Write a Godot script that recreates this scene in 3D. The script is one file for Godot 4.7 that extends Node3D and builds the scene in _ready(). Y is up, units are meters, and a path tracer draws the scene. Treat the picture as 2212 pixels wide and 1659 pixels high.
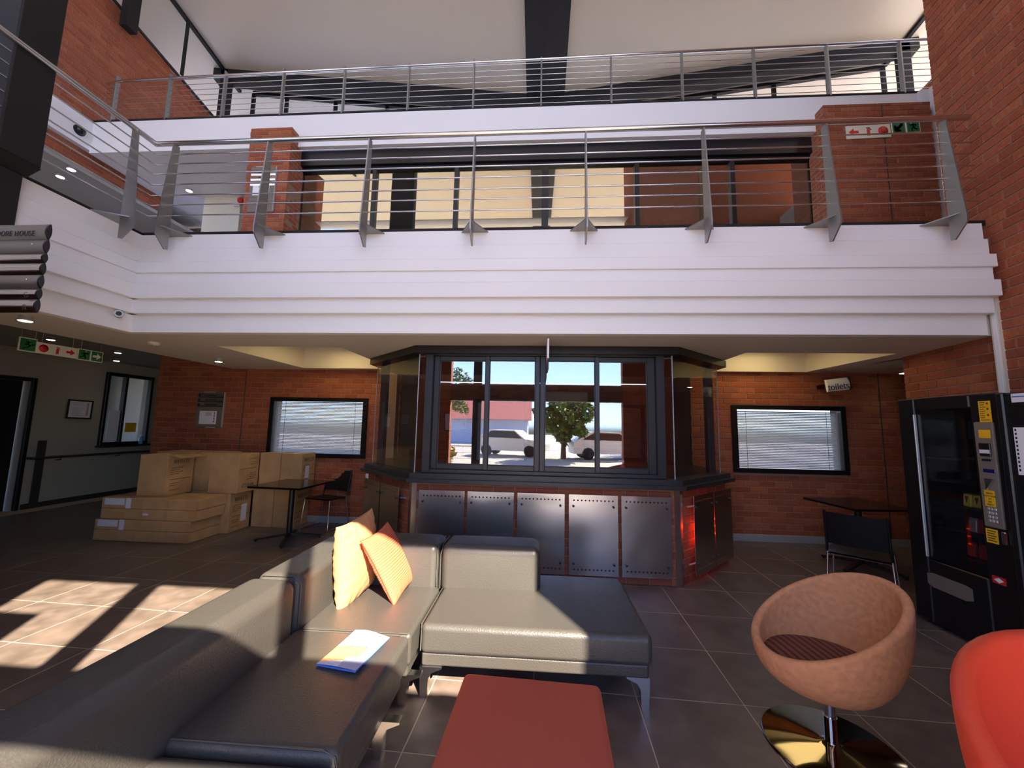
extends Node3D
# A two-storey atrium lobby: reception kiosk under a balcony, leather sofas in the sun, vending machines, cartons.

const EYE := Vector3(0, 1.58, 0)
var M := {}
var rng := RandomNumberGenerator.new()
var cam: Camera3D


class MB:
	var p := PackedVector3Array()
	var n := PackedVector3Array()
	var t := PackedVector2Array()

	func tri(a: Vector3, b: Vector3, c: Vector3, na: Vector3, nb: Vector3, nc: Vector3, ua := Vector2.ZERO, ub := Vector2.ZERO, uc := Vector2.ZERO) -> void:
		p.append(a); p.append(c); p.append(b)
		n.append(na); n.append(nc); n.append(nb)
		t.append(ua); t.append(uc); t.append(ub)

	func ftri(a: Vector3, b: Vector3, c: Vector3) -> void:
		var m := (b - a).cross(c - a).normalized()
		tri(a, b, c, m, m, m)

	# corners counter-clockwise seen from outside
	func quad(a: Vector3, b: Vector3, c: Vector3, d: Vector3, u0 := Vector2(0, 1), u1 := Vector2(1, 1), u2 := Vector2(1, 0), u3 := Vector2(0, 0)) -> void:
		var m := (b - a).cross(c - a)
		if m.length_squared() < 1e-16:
			m = (c - a).cross(d - a)
		m = m.normalized()
		tri(a, b, c, m, m, m, u0, u1, u2)
		tri(a, c, d, m, m, m, u0, u2, u3)

	func box(c: Vector3, s: Vector3, bs := Basis.IDENTITY, ch := 0.0) -> void:
		var h := s * 0.5
		if ch <= 0.0:
			for ax in 3:
				for sg in [-1.0, 1.0]:
					var u := Vector3.ZERO
					var v := Vector3.ZERO
					var w := Vector3.ZERO
					w[ax] = sg * h[ax]
					u[(ax + 1) % 3] = h[(ax + 1) % 3] * sg
					v[(ax + 2) % 3] = h[(ax + 2) % 3]
					quad(c + bs * (w - u - v), c + bs * (w + u - v), c + bs * (w + u + v), c + bs * (w - u + v))
			return
		ch = minf(ch, minf(h.x, minf(h.y, h.z)) * 0.9)
		for ax in 3:
			var b1 := (ax + 1) % 3
			var b2 := (ax + 2) % 3
			for sg in [-1.0, 1.0]:
				var u := Vector3.ZERO
				var v := Vector3.ZERO
				var w := Vector3.ZERO
				w[ax] = sg * h[ax]
				u[b1] = (h[b1] - ch) * sg
				v[b2] = h[b2] - ch
				quad(c + bs * (w - u - v), c + bs * (w + u - v), c + bs * (w + u + v), c + bs * (w - u + v))
			# edges along this axis
			for s1 in [-1.0, 1.0]:
				for s2 in [-1.0, 1.0]:
					var e := Vector3.ZERO
					e[ax] = h[ax] - ch
					var q1 := Vector3.ZERO
					q1[b1] = s1 * h[b1]
					q1[b2] = s2 * (h[b2] - ch)
					var q2 := Vector3.ZERO
					q2[b1] = s1 * (h[b1] - ch)
					q2[b2] = s2 * h[b2]
					if s1 * s2 > 0:
						quad(c + bs * (q1 - e), c + bs * (q2 - e), c + bs * (q2 + e), c + bs * (q1 + e))
					else:
						quad(c + bs * (q2 - e), c + bs * (q1 - e), c + bs * (q1 + e), c + bs * (q2 + e))
		for sx in [-1.0, 1.0]:
			for sy in [-1.0, 1.0]:
				for sz in [-1.0, 1.0]:
					var a := Vector3(sx * h.x, sy * (h.y - ch), sz * (h.z - ch))
					var b := Vector3(sx * (h.x - ch), sy * h.y, sz * (h.z - ch))
					var d := Vector3(sx * (h.x - ch), sy * (h.y - ch), sz * h.z)
					if sx * sy * sz > 0:
						ftri(c + bs * a, c + bs * b, c + bs * d)
					else:
						ftri(c + bs * a, c + bs * d, c + bs * b)

	# corner-to-corner form
	func bx(x0: float, x1: float, y0: float, y1: float, z0: float, z1: float, ch := 0.0) -> void:
		box(Vector3(x0 + x1, y0 + y1, z0 + z1) * 0.5, Vector3(absf(x1 - x0), absf(y1 - y0), absf(z1 - z0)), Basis.IDENTITY, ch)

	static func marks(h: float, r: float, k: int, m: int) -> Array:
		var a := []
		for i in k + 1:
			a.append(-h + r - r * tan(PI / 4 * float(k - i) / k))
		for i in range(1, m):
			a.append(lerpf(-h + r, h - r, float(i) / m))
		for i in k + 1:
			a.append(h - r + r * tan(PI / 4 * float(i) / k))
		return a

	# rounded box, smooth, faces may bulge by puff
	func rbox(c: Vector3, s: Vector3, r: float, k := 3, m := 1, puff := Vector3.ZERO, bs := Basis.IDENTITY) -> void:
		var h := s * 0.5
		r = minf(r, minf(h.x, minf(h.y, h.z)) * 0.98)
		for ax in 3:
			var b1 := (ax + 1) % 3
			var b2 := (ax + 2) % 3
			var us := MB.marks(h[b1], r, k, m)
			var vs := MB.marks(h[b2], r, k, m)
			for sg in [-1.0, 1.0]:
				var P := []
				var N := []
				for j in vs.size():
					for i in us.size():
						var q := Vector3.ZERO
						q[ax] = sg * h[ax]
						q[b1] = us[i]
						q[b2] = vs[j]
						var inner := Vector3(clampf(q.x, -h.x + r, h.x - r), clampf(q.y, -h.y + r, h.y - r), clampf(q.z, -h.z + r, h.z - r))
						var nn := (q - inner).normalized()
						var o := inner + nn * r
						var f := (1.0 - pow(us[i] / h[b1], 2)) * (1.0 - pow(vs[j] / h[b2], 2))
						o[ax] += sg * puff[ax] * f
						var g := nn
						g[b1] += puff[ax] * 2.0 * us[i] / (h[b1] * h[b1]) * (1.0 - pow(vs[j] / h[b2], 2))
						g[b2] += puff[ax] * 2.0 * vs[j] / (h[b2] * h[b2]) * (1.0 - pow(us[i] / h[b1], 2))
						P.append(c + bs * o)
						N.append((bs * g).normalized())
				var w := us.size()
				for j in vs.size() - 1:
					for i in w - 1:
						var a := j * w + i
						var q4 := [a, a + 1, a + 1 + w, a + w] if sg > 0 else [a, a + w, a + 1 + w, a + 1]
						tri(P[q4[0]], P[q4[1]], P[q4[2]], N[q4[0]], N[q4[1]], N[q4[2]])
						tri(P[q4[0]], P[q4[2]], P[q4[3]], N[q4[0]], N[q4[2]], N[q4[3]])

	func cyl(a: Vector3, b: Vector3, ra: float, rb := -1.0, seg := 12, cap := true) -> void:
		if rb < 0.0:
			rb = ra
		var d := (b - a).normalized()
		var u := d.cross(Vector3.UP if absf(d.y) < 0.9 else Vector3.RIGHT).normalized()
		var v := u.cross(d)
		for i in seg:
			var t0 := TAU * i / seg
			var t1 := TAU * (i + 1) / seg
			var n0 := u * cos(t0) - v * sin(t0)
			var n1 := u * cos(t1) - v * sin(t1)
			tri(a + n0 * ra, a + n1 * ra, b + n1 * rb, n0, n1, n1)
			tri(a + n0 * ra, b + n1 * rb, b + n0 * rb, n0, n1, n0)
			if cap:
				ftri(a, a + n1 * ra, a + n0 * ra)
				ftri(b, b + n0 * rb, b + n1 * rb)

	func tube(pts: Array, r: float, seg := 8) -> void:
		for i in pts.size() - 1:
			cyl(pts[i], pts[i + 1], r, r, seg, i == 0 or i == pts.size() - 2)
			if i > 0:
				ball(pts[i], r, 6, 8)

	func ball(c: Vector3, r: float, rings := 8, seg := 12, sc := Vector3.ONE) -> void:
		for j in rings:
			for i in seg:
				var q := []
				for k in [[j, i], [j, i + 1], [j + 1, i + 1], [j + 1, i]]:
					var th: float = PI * k[0] / rings
					var ph: float = TAU * k[1] / seg
					q.append(Vector3(sin(th) * cos(ph), cos(th), sin(th) * sin(ph)))
				var a: Vector3 = q[0]
				var b: Vector3 = q[1]
				var d: Vector3 = q[2]
				var e: Vector3 = q[3]
				tri(c + a * sc * r, c + b * sc * r, c + d * sc * r, a, b, d)
				tri(c + a * sc * r, c + d * sc * r, c + e * sc * r, a, d, e)

	# profile of (radius, height) from bottom to top, turned round y
	func lathe(prof: Array, seg := 24, xf := Transform3D.IDENTITY, smooth := true) -> void:
		var G := []
		for k in prof.size():
			var row := []
			for i in seg + 1:
				var a := TAU * i / seg
				row.append(xf * Vector3(cos(a) * prof[k].x, prof[k].y, -sin(a) * prof[k].x))
			G.append(row)
		surf(G, smooth)

	# grid of points [row][column]; outside is where rows x columns turn counter-clockwise
	func surf(G: Array, smooth := true, wrap := true) -> void:
		var R := G.size()
		var C: int = G[0].size()
		var N := []
		for j in R:
			var row := []
			for i in C:
				var i0 := i - 1
				var i1 := i + 1
				if i0 < 0:
					i0 = C - 2 if wrap else 0
				if i1 >= C:
					i1 = 1 if wrap else C - 1
				var du: Vector3 = G[j][i1] - G[j][i0]
				var dv: Vector3 = G[mini(j + 1, R - 1)][i] - G[maxi(j - 1, 0)][i]
				if du.length() < 1e-7:
					var jj := mini(j + 1, R - 1) if j < R / 2 else maxi(j - 1, 0)
					du = G[jj][i1] - G[jj][i0]
				row.append(du.cross(dv).normalized())
			N.append(row)
		for j in R - 1:
			for i in C - 1:
				var a: Vector3 = G[j][i]
				var b: Vector3 = G[j][i + 1]
				var c: Vector3 = G[j + 1][i + 1]
				var d: Vector3 = G[j + 1][i]
				var ua := Vector2(float(i) / (C - 1), 1.0 - float(j) / (R - 1))
				var uc := Vector2(float(i + 1) / (C - 1), 1.0 - float(j + 1) / (R - 1))
				if smooth:
					tri(a, b, c, N[j][i], N[j][i + 1], N[j + 1][i + 1], ua, Vector2(uc.x, ua.y), uc)
					tri(a, c, d, N[j][i], N[j + 1][i + 1], N[j + 1][i], ua, uc, Vector2(ua.x, uc.y))
				else:
					quad(a, b, c, d, ua, Vector2(uc.x, ua.y), uc, Vector2(ua.x, uc.y))

	# polygon in xy (counter-clockwise), pushed from z = 0 to z = h
	func prism(poly: PackedVector2Array, h: float, xf := Transform3D.IDENTITY) -> void:
		if Geometry2D.is_polygon_clockwise(poly):
			poly = poly.duplicate()
			poly.reverse()
		var ix := Geometry2D.triangulate_polygon(poly)
		for k in range(0, ix.size(), 3):
			var a := poly[ix[k]]
			var b := poly[ix[k + 1]]
			var c := poly[ix[k + 2]]
			if (b - a).cross(c - a) < 0:
				var s := b
				b = c
				c = s
			ftri(xf * Vector3(a.x, a.y, h), xf * Vector3(b.x, b.y, h), xf * Vector3(c.x, c.y, h))
			ftri(xf * Vector3(a.x, a.y, 0), xf * Vector3(c.x, c.y, 0), xf * Vector3(b.x, b.y, 0))
		for k in poly.size():
			var a := poly[k]
			var b := poly[(k + 1) % poly.size()]
			quad(xf * Vector3(a.x, a.y, 0), xf * Vector3(b.x, b.y, 0), xf * Vector3(b.x, b.y, h), xf * Vector3(a.x, a.y, h))

	func mesh() -> ArrayMesh:
		var a := []
		a.resize(Mesh.ARRAY_MAX)
		a[Mesh.ARRAY_VERTEX] = p
		a[Mesh.ARRAY_NORMAL] = n
		a[Mesh.ARRAY_TEX_UV] = t
		var m := ArrayMesh.new()
		m.add_surface_from_arrays(Mesh.PRIMITIVE_TRIANGLES, a)
		return m


func obj(called: String, shape, mat: Material, parent: Node = self, at := Vector3.ZERO, turn := 0.0) -> MeshInstance3D:
	var o := MeshInstance3D.new()
	o.name = called
	o.mesh = shape.mesh() if shape is MB else shape
	o.material_override = mat
	parent.add_child(o, true)
	o.name = tidy(o.name)
	o.position = at
	o.rotation.y = turn
	return o

var used := {}
func tidy(s: String) -> String:
	return s

func numbered(s: String) -> String:
	if not used.has(s):
		used[s] = 0
		return s
	used[s] += 1
	return "%s_%03d" % [s, used[s]]

func tag(o: Node, label: String, category: String, group := "") -> void:
	o.set_meta("label", label)
	o.set_meta("category", category)
	if group:
		o.set_meta("group", group)

func thing(called: String, label: String, category: String, at := Vector3.ZERO, turn := 0.0, group := "") -> Node3D:
	var o := Node3D.new()
	o.name = numbered(called)
	add_child(o, true)
	o.position = at
	o.rotation.y = turn
	tag(o, label, category, group)
	return o

func solo(called: String, shape, mat: Material, label: String, category: String, at := Vector3.ZERO, turn := 0.0, group := "") -> MeshInstance3D:
	var o := obj(numbered(called), shape, mat, self, at, turn)
	tag(o, label, category, group)
	return o

func struct(called: String, shape, mat: Material, label: String, category := "") -> MeshInstance3D:
	var o := obj(numbered(called), shape, mat)
	o.set_meta("kind", "structure")
	o.set_meta("label", label)
	o.set_meta("category", category if category else called.get_slice("_", 0))
	return o

func mat(key: String, c: Color, rough := 0.6, metal := 0.0, spec := 0.5) -> StandardMaterial3D:
	var m := StandardMaterial3D.new()
	m.resource_name = key
	m.albedo_color = c
	m.roughness = rough
	m.metallic = metal
	m.metallic_specular = spec
	M[key] = m
	return m

func noise(freq: float, oct := 3, sd := 1, kind := FastNoiseLite.TYPE_SIMPLEX_SMOOTH) -> FastNoiseLite:
	var f := FastNoiseLite.new()
	f.noise_type = kind
	f.frequency = freq
	f.fractal_octaves = oct
	f.seed = sd
	return f

func ntex(freq: float, lo: Color, hi: Color, oct := 4, sd := 1, size := 512, kind := FastNoiseLite.TYPE_SIMPLEX_SMOOTH) -> NoiseTexture2D:
	var x := NoiseTexture2D.new()
	x.width = size
	x.height = size
	x.seamless = true
	x.noise = noise(freq, oct, sd, kind)
	var g := Gradient.new()
	g.set_color(0, lo)
	g.set_color(1, hi)
	x.color_ramp = g
	return x

func ntex_normal(freq: float, strength := 4.0, oct := 4, sd := 1, size := 512, kind := FastNoiseLite.TYPE_SIMPLEX_SMOOTH) -> NoiseTexture2D:
	var x := NoiseTexture2D.new()
	x.width = size
	x.height = size
	x.seamless = true
	x.as_normal_map = true
	x.bump_strength = strength
	x.noise = noise(freq, oct, sd, kind)
	return x

func tri3(m: StandardMaterial3D, scale: float, world := false) -> void:
	m.uv1_triplanar = true
	m.uv1_world_triplanar = world
	m.uv1_scale = Vector3.ONE * scale
	m.uv1_triplanar_sharpness = 4.0

func bump(m: StandardMaterial3D, x: Texture2D, s := 1.0) -> void:
	m.normal_enabled = true
	m.normal_texture = x
	m.normal_scale = s

func glow(key: String, c: Color, e: float) -> StandardMaterial3D:
	var m := mat(key, c, 0.5)
	m.emission_enabled = true
	m.emission = c
	m.emission_energy_multiplier = e
	return m

func pane_mat(key: String, c: Color, alpha: float, metal := 0.0) -> StandardMaterial3D:
	var m := mat(key, c, 0.02, metal, 0.7)
	m.transparency = BaseMaterial3D.TRANSPARENCY_ALPHA
	m.albedo_color.a = alpha
	return m

func rgb8(r: int, g: int, b: int) -> Color:
	return Color8(r, g, b)

func facing(nrm: Vector3, up := Vector3.UP) -> Basis:
	# basis whose z looks along nrm and y is as far up as it goes
	var z := nrm.normalized()
	var x := up.cross(z).normalized()
	return Basis(x, z.cross(x), z)

func words(s: String, height: float, depth := 0.002) -> TextMesh:
	var m := TextMesh.new()
	var f := SystemFont.new()
	f.font_names = PackedStringArray(["Droid Sans"])
	m.font = f
	m.text = s
	m.font_size = 32
	m.pixel_size = height / 23.0
	m.depth = depth
	m.curve_step = 2.0
	return m

func lettering(s: String, height: float, m: Material, parent: Node, xf: Transform3D, called := "lettering", squeeze := 1.0) -> MeshInstance3D:
	var o := obj(called, words(s, height), m, parent)
	o.transform = xf * Transform3D(Basis.from_scale(Vector3(squeeze, 1, 1)), Vector3.ZERO)
	return o

func in_view(q: Vector3) -> bool:
	var c := cam.transform.affine_inverse() * q
	if c.z > -0.2:
		return false
	return absf(c.x / c.z) < 1.38 and absf(c.y / c.z) < 1.04

# a flat printed sheet drawn once into an image: paper, header stripe and rows of unreadable print
func sheet(key: String, paper: Color, ink: Color, w: int, h: int, draw: Callable) -> StandardMaterial3D:
	var im := Image.create(w, h, false, Image.FORMAT_RGB8)
	im.fill(paper)
	draw.call(im, ink)
	var m := mat(key, Color.WHITE, 0.7)
	m.albedo_texture = ImageTexture.create_from_image(im)
	return m

func print_rows(im: Image, ink: Color, x: int, y: int, w: int, rows: int, gap: int, thick: int, sd: int) -> void:
	var r := RandomNumberGenerator.new()
	r.seed = sd
	for k in rows:
		var cx := x
		var stop := x + int(w * r.randf_range(0.6, 1.0))
		while cx < stop:
			var l := r.randi_range(3, 9)
			im.fill_rect(Rect2i(cx, y + k * gap, mini(l, stop - cx), thick), ink)
			cx += l + 2


func _ready() -> void:
	# camera
	cam = Camera3D.new()
	cam.name = "camera"
	cam.fov = 90.0
	cam.near = 0.05
	cam.far = 400.0
	cam.transform = Transform3D(Basis(Vector3.UP, deg_to_rad(3.8)) * Basis(Vector3.RIGHT, 0.110) * Basis(Vector3.BACK, 0.0194), EYE)
	add_child(cam)
	cam.current = true
	# sky, exposure
	var sm := ProceduralSkyMaterial.new()
	sm.sky_top_color = Color(0.35, 0.52, 0.85)
	sm.sky_horizon_color = Color(0.80, 0.88, 0.97)
	sm.sky_curve = 0.18
	sm.ground_bottom_color = Color(0.45, 0.42, 0.38)
	sm.ground_horizon_color = Color(0.62, 0.62, 0.6)
	sm.sky_energy_multiplier = 1.0
	sm.ground_energy_multiplier = 0.6
	var sky := Sky.new()
	sky.sky_material = sm
	var env := Environment.new()
	env.background_mode = Environment.BG_SKY
	env.sky = sky
	env.background_energy_multiplier = SKY_ENERGY
	env.tonemap_mode = Environment.TONE_MAPPER_LINEAR
	env.tonemap_exposure = EXPOSURE
	env.sdfgi_enabled = true
	env.ssao_enabled = true
	env.ssil_enabled = true
	var we := WorldEnvironment.new()
	we.name = "world"
	we.environment = env
	add_child(we)
	# low sun behind the viewer's right shoulder, through the glazed front
	var sun := DirectionalLight3D.new()
	sun.name = "sun"
	sun.light_color = Color(1.0, 0.93, 0.83)
	sun.light_energy = SUN_ENERGY
	sun.light_angular_distance = 0.6
	sun.shadow_enabled = true
	sun.sky_mode = DirectionalLight3D.SKY_MODE_LIGHT_ONLY
	add_child(sun)
	sun.look_at_from_position(Vector3(0.56, 0.9, 1.0).normalized() * 40.0, Vector3.ZERO)
	rng.seed = 7
	make_materials()
	brick_shapes()
	build_floor()
	build_ground_walls()
	build_ceilings()
	build_balcony()
	build_upper()
	build_roof()
	build_front()
	build_kiosk()
	build_office()
	build_railings()
	build_sofas()
	build_soft()
	build_seats()
	build_cartons()
	build_tables()
	build_vending()
	build_signs()
	build_lamps()
	build_small()
	build_outdoors()

const SUN_ENERGY := 9.0
const SKY_ENERGY := 5.0
const EXPOSURE := 1.18


func make_materials() -> void:
	mat("white", rgb8(236, 236, 238), 0.55)
	mat("cream", rgb8(214, 208, 192), 0.6)
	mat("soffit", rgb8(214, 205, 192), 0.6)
	var rf := mat("roof_board", rgb8(206, 194, 172), 0.42)
	rf.metallic_specular = 0.6
	mat("grey_wall", rgb8(176, 170, 152), 0.7)
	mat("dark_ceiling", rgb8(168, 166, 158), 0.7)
	mat("black_steel", rgb8(22, 20, 20), 0.75)
	mat("dark_steel", rgb8(58, 52, 50), 0.5)
	mat("frame", rgb8(45, 48, 51), 0.35)
	mat("frame_black", rgb8(22, 22, 24), 0.35)
	mat("black_plastic", rgb8(17, 17, 18), 0.4)
	mat("black_gloss", rgb8(10, 10, 11), 0.12)
	mat("cap", rgb8(58, 58, 62), 0.6)
	var st := mat("steel", rgb8(206, 204, 200), 0.3, 1.0)
	st.roughness_texture = ntex(0.02, Color(0.75, 0.75, 0.75), Color(1, 1, 1), 3, 5, 256)
	tri3(st, 1.5)
	var ps := mat("panel_steel", rgb8(198, 196, 194), 0.27, 1.0)
	bump(ps, ntex_normal(0.005, 8.0, 2, 9, 512), 0.16)
	tri3(ps, 0.55, true)
	mat("galv", rgb8(158, 157, 153), 0.42, 0.85)
	mat("chrome", rgb8(225, 225, 228), 0.06, 1.0)
	mat("alu", rgb8(214, 212, 210), 0.22, 1.0)
	mat("alu_matt", rgb8(196, 198, 200), 0.45, 0.6)
	mat("mirror_disc", rgb8(120, 112, 96), 0.05, 1.0)
	# bricks
	var tones := [rgb8(178, 98, 64), rgb8(170, 90, 58), rgb8(184, 106, 70), rgb8(162, 84, 54), rgb8(176, 94, 66), rgb8(166, 92, 64)]
	var bn := ntex_normal(0.035, 6.0, 4, 21, 512)
	var bt := ntex(0.02, Color(0.82, 0.8, 0.78), Color(1, 1, 1), 4, 22, 512)
	for k in tones.size():
		var b := mat("brick%d" % k, tones[k], 0.82)
		b.albedo_texture = bt
		bump(b, bn, 0.5)
		tri3(b, 2.3 + 0.3 * k)
		b.uv1_world_triplanar = true
	var bm := mat("brick_mass", Color.WHITE, 0.82)
	bm.vertex_color_use_as_albedo = true
	bm.albedo_texture = bt
	bump(bm, bn, 0.5)
	tri3(bm, 2.5, true)
	var mo := mat("mortar", rgb8(172, 138, 116), 0.9)
	mo.albedo_texture = ntex(0.08, Color(0.8, 0.8, 0.8), Color(1, 1, 1), 3, 31, 256)
	tri3(mo, 3.0, true)
	# floor
	var tt := ntex(0.008, Color(0.78, 0.78, 0.78), Color(1, 1, 1), 5, 41, 512)
	for k in 4:
		var f := mat("tile%d" % k, [rgb8(116, 103, 95), rgb8(112, 100, 92), rgb8(119, 106, 98), rgb8(114, 102, 95)][k], 0.42, 0.0, 0.45)
		f.albedo_texture = tt
		f.roughness_texture = tt
		tri3(f, 0.8 + 0.13 * k, true)
	mat("grout", rgb8(190, 172, 150), 0.85)
	# leather
	var le := mat("leather", rgb8(64, 62, 59), 0.45, 0.0, 0.5)
	le.roughness_texture = ntex(0.012, Color(0.82, 0.82, 0.82), Color(1, 1, 1), 4, 51, 512)
	bump(le, ntex_normal(0.09, 5.0, 3, 52, 512, FastNoiseLite.TYPE_CELLULAR), 0.22)
	tri3(le, 2.2)
	mat("piping", rgb8(68, 66, 62), 0.35)
	# cloth
	var cl := mat("red_cloth", rgb8(224, 108, 80), 0.95)
	cl.albedo_texture = weave_tex(0.72, 3)
	tri3(cl, 14.0)
	var y := mat("yellow_cloth", rgb8(236, 166, 112), 0.95)
	y.albedo_texture = weave_tex(0.86, 5)
	tri3(y, 12.0)
	var ru := mat("rust_rib", rgb8(232, 124, 86), 0.95)
	ru.albedo_texture = rib_tex()
	ru.uv1_scale = Vector3(40, 40, 1)
	var pe := mat("peach_cloth", rgb8(214, 152, 106), 0.97)
	pe.albedo_texture = ntex(0.03, Color(0.85, 0.84, 0.83), Color(1, 1, 1), 4, 61, 256)
	tri3(pe, 3.0)
	var co := mat("corduroy", rgb8(128, 76, 58), 0.95)
	co.albedo_texture = stripe_tex()
	co.uv1_scale = Vector3(26, 26, 1)
	var rp := mat("red_shell", rgb8(222, 74, 46), 0.42, 0.0, 0.5)
	bump(rp, ntex_normal(0.12, 4.0, 2, 63, 512, FastNoiseLite.TYPE_CELLULAR), 0.25)
	tri3(rp, 4.0)
	# board and paper
	var cb := mat("cardboard", rgb8(196, 158, 110), 0.85)
	cb.albedo_texture = ntex(0.01, Color(0.9, 0.89, 0.87), Color(1, 1, 1), 4, 71, 256)
	tri3(cb, 1.2, true)
	mat("cardboard_inside", rgb8(170, 134, 92), 0.9)
	mat("parcel_tape", rgb8(184, 140, 92), 0.3)
	mat("board_ink", rgb8(88, 66, 44), 0.8)
	mat("paper", rgb8(238, 238, 244), 0.8)
	mat("label_paper", rgb8(224, 222, 232), 0.6)
	mat("ink_black", rgb8(18, 18, 20), 0.6)
	mat("sign_red", rgb8(206, 40, 38), 0.5)
	mat("sign_green", rgb8(24, 110, 58), 0.5)
	mat("sign_cream", rgb8(228, 226, 206), 0.5)
	mat("yellow_label", rgb8(240, 186, 30), 0.5)
	mat("blue_page", rgb8(62, 112, 196), 0.6)
	mat("snack_yellow", rgb8(220, 210, 70), 0.35)
	mat("snack_red", rgb8(176, 44, 40), 0.35)
	mat("snack_silver", rgb8(200, 196, 190), 0.3, 0.6)
	mat("grey_paint", rgb8(120, 110, 100), 0.5)
	mat("bottle_pink", rgb8(240, 90, 120), 0.3)
	mat("bottle_blue", rgb8(110, 180, 210), 0.3)
	mat("desk_wood", rgb8(150, 92, 60), 0.5)
	mat("slat", rgb8(206, 212, 214), 0.5)
	# glass
	pane_mat("glass", Color(0.9, 0.95, 0.93), 0.04)
	mirror_pane("kiosk_glass", Color(0.92, 0.96, 0.98), 0.2)
	mirror_pane("wing_glass", Color(0.92, 0.94, 0.9), 0.12)
	mirror_pane("tint_glass", Color(0.86, 0.85, 0.78), 0.5)
	pane_mat("dark_glass", Color(0.08, 0.08, 0.09), 0.25)
	# lamps
	glow("lamp_white", Color(1.0, 0.97, 0.92), 7.0)
	glow("lamp_warm", Color(1.0, 0.9, 0.65), 2.0)
	glow("heater", Color(1.0, 0.22, 0.03), 3.0)
	# outdoors
	var pv := mat("paving", rgb8(188, 180, 168), 0.9)
	pv.albedo_texture = ntex(0.05, Color(0.85, 0.85, 0.85), Color(1, 1, 1), 3, 81, 256)
	tri3(pv, 0.4, true)
	mat("leaf", rgb8(96, 116, 44), 0.7)
	M["leaf"].vertex_color_use_as_albedo = false
	mat("leaf_yellow", rgb8(160, 140, 40), 0.7)
	mat("bark", rgb8(96, 78, 60), 0.9)
	mat("roof_tile", rgb8(206, 104, 84), 0.8)
	mat("house_wall", rgb8(196, 200, 214), 0.8)
	mat("car_white", rgb8(232, 230, 222), 0.25)
	mat("car_glass", rgb8(26, 28, 32), 0.08)
	mat("tyre", rgb8(20, 20, 20), 0.8)


# coated glass: part of the light is mirrored, the rest passes
func mirror_pane(key: String, c: Color, share: float) -> void:
	var m := mat(key, c, 0.015, 1.0)
	var im := Image.create(2, 2, false, Image.FORMAT_RGB8)
	im.fill(Color.WHITE)
	m.albedo_texture = ImageTexture.create_from_image(im)
	m.transparency = BaseMaterial3D.TRANSPARENCY_ALPHA
	m.albedo_color.a = share

func weave_tex(dark: float, sd: int) -> ImageTexture:
	var r := RandomNumberGenerator.new()
	r.seed = sd
	var im := Image.create(128, 128, false, Image.FORMAT_RGB8)
	for j in 128:
		for i in 128:
			var a := 1.0 if (i / 4 + j / 4) % 2 == 0 else dark + 0.12
			var v := a * (0.88 + 0.12 * sin(i * PI / 2.0) * sin(j * PI / 2.0)) * r.randf_range(0.9, 1.0)
			im.set_pixel(i, j, Color(v, v, v))
	return ImageTexture.create_from_image(im)

func rib_tex() -> ImageTexture:
	var im := Image.create(64, 64, false, Image.FORMAT_RGB8)
	for j in 64:
		for i in 64:
			var v := 0.55 + 0.45 * pow(absf(sin(PI * j / 64.0)), 0.7)
			v *= 0.8 + 0.2 * pow(absf(sin(PI * i / 64.0)), 0.5)
			im.set_pixel(i, j, Color(v, v * 0.97, v * 0.94))
	return ImageTexture.create_from_image(im)

func stripe_tex() -> ImageTexture:
	var im := Image.create(32, 32, false, Image.FORMAT_RGB8)
	for j in 32:
		for i in 32:
			var v := 0.5 + 0.5 * absf(sin(PI * i / 32.0))
			im.set_pixel(i, j, Color(v, v, v))
	return ImageTexture.create_from_image(im)


# ---- brickwork: real bricks on a mortar-coloured wall

var brick_mesh := []

func brick_shapes() -> void:
	for k in 3:
		var m := MB.new()
		var h := Vector3(0.111, 0.038, 0.013)
		var c: float = [0.004, 0.0055, 0.003][k]
		var f := [Vector3(-h.x + c, -h.y + c, h.z), Vector3(h.x - c, -h.y + c, h.z), Vector3(h.x - c, h.y - c, h.z), Vector3(-h.x + c, h.y - c, h.z)]
		var e := [Vector3(-h.x, -h.y, h.z - c), Vector3(h.x, -h.y, h.z - c), Vector3(h.x, h.y, h.z - c), Vector3(-h.x, h.y, h.z - c)]
		m.quad(f[0], f[1], f[2], f[3])
		for i in 4:
			var j := (i + 1) % 4
			m.quad(e[i], e[j], f[j], f[i])
			var a: Vector3 = e[i]
			var b: Vector3 = e[j]
			m.quad(Vector3(a.x, a.y, -h.z), Vector3(b.x, b.y, -h.z), b, a)
		brick_mesh.append(m.mesh())

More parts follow.
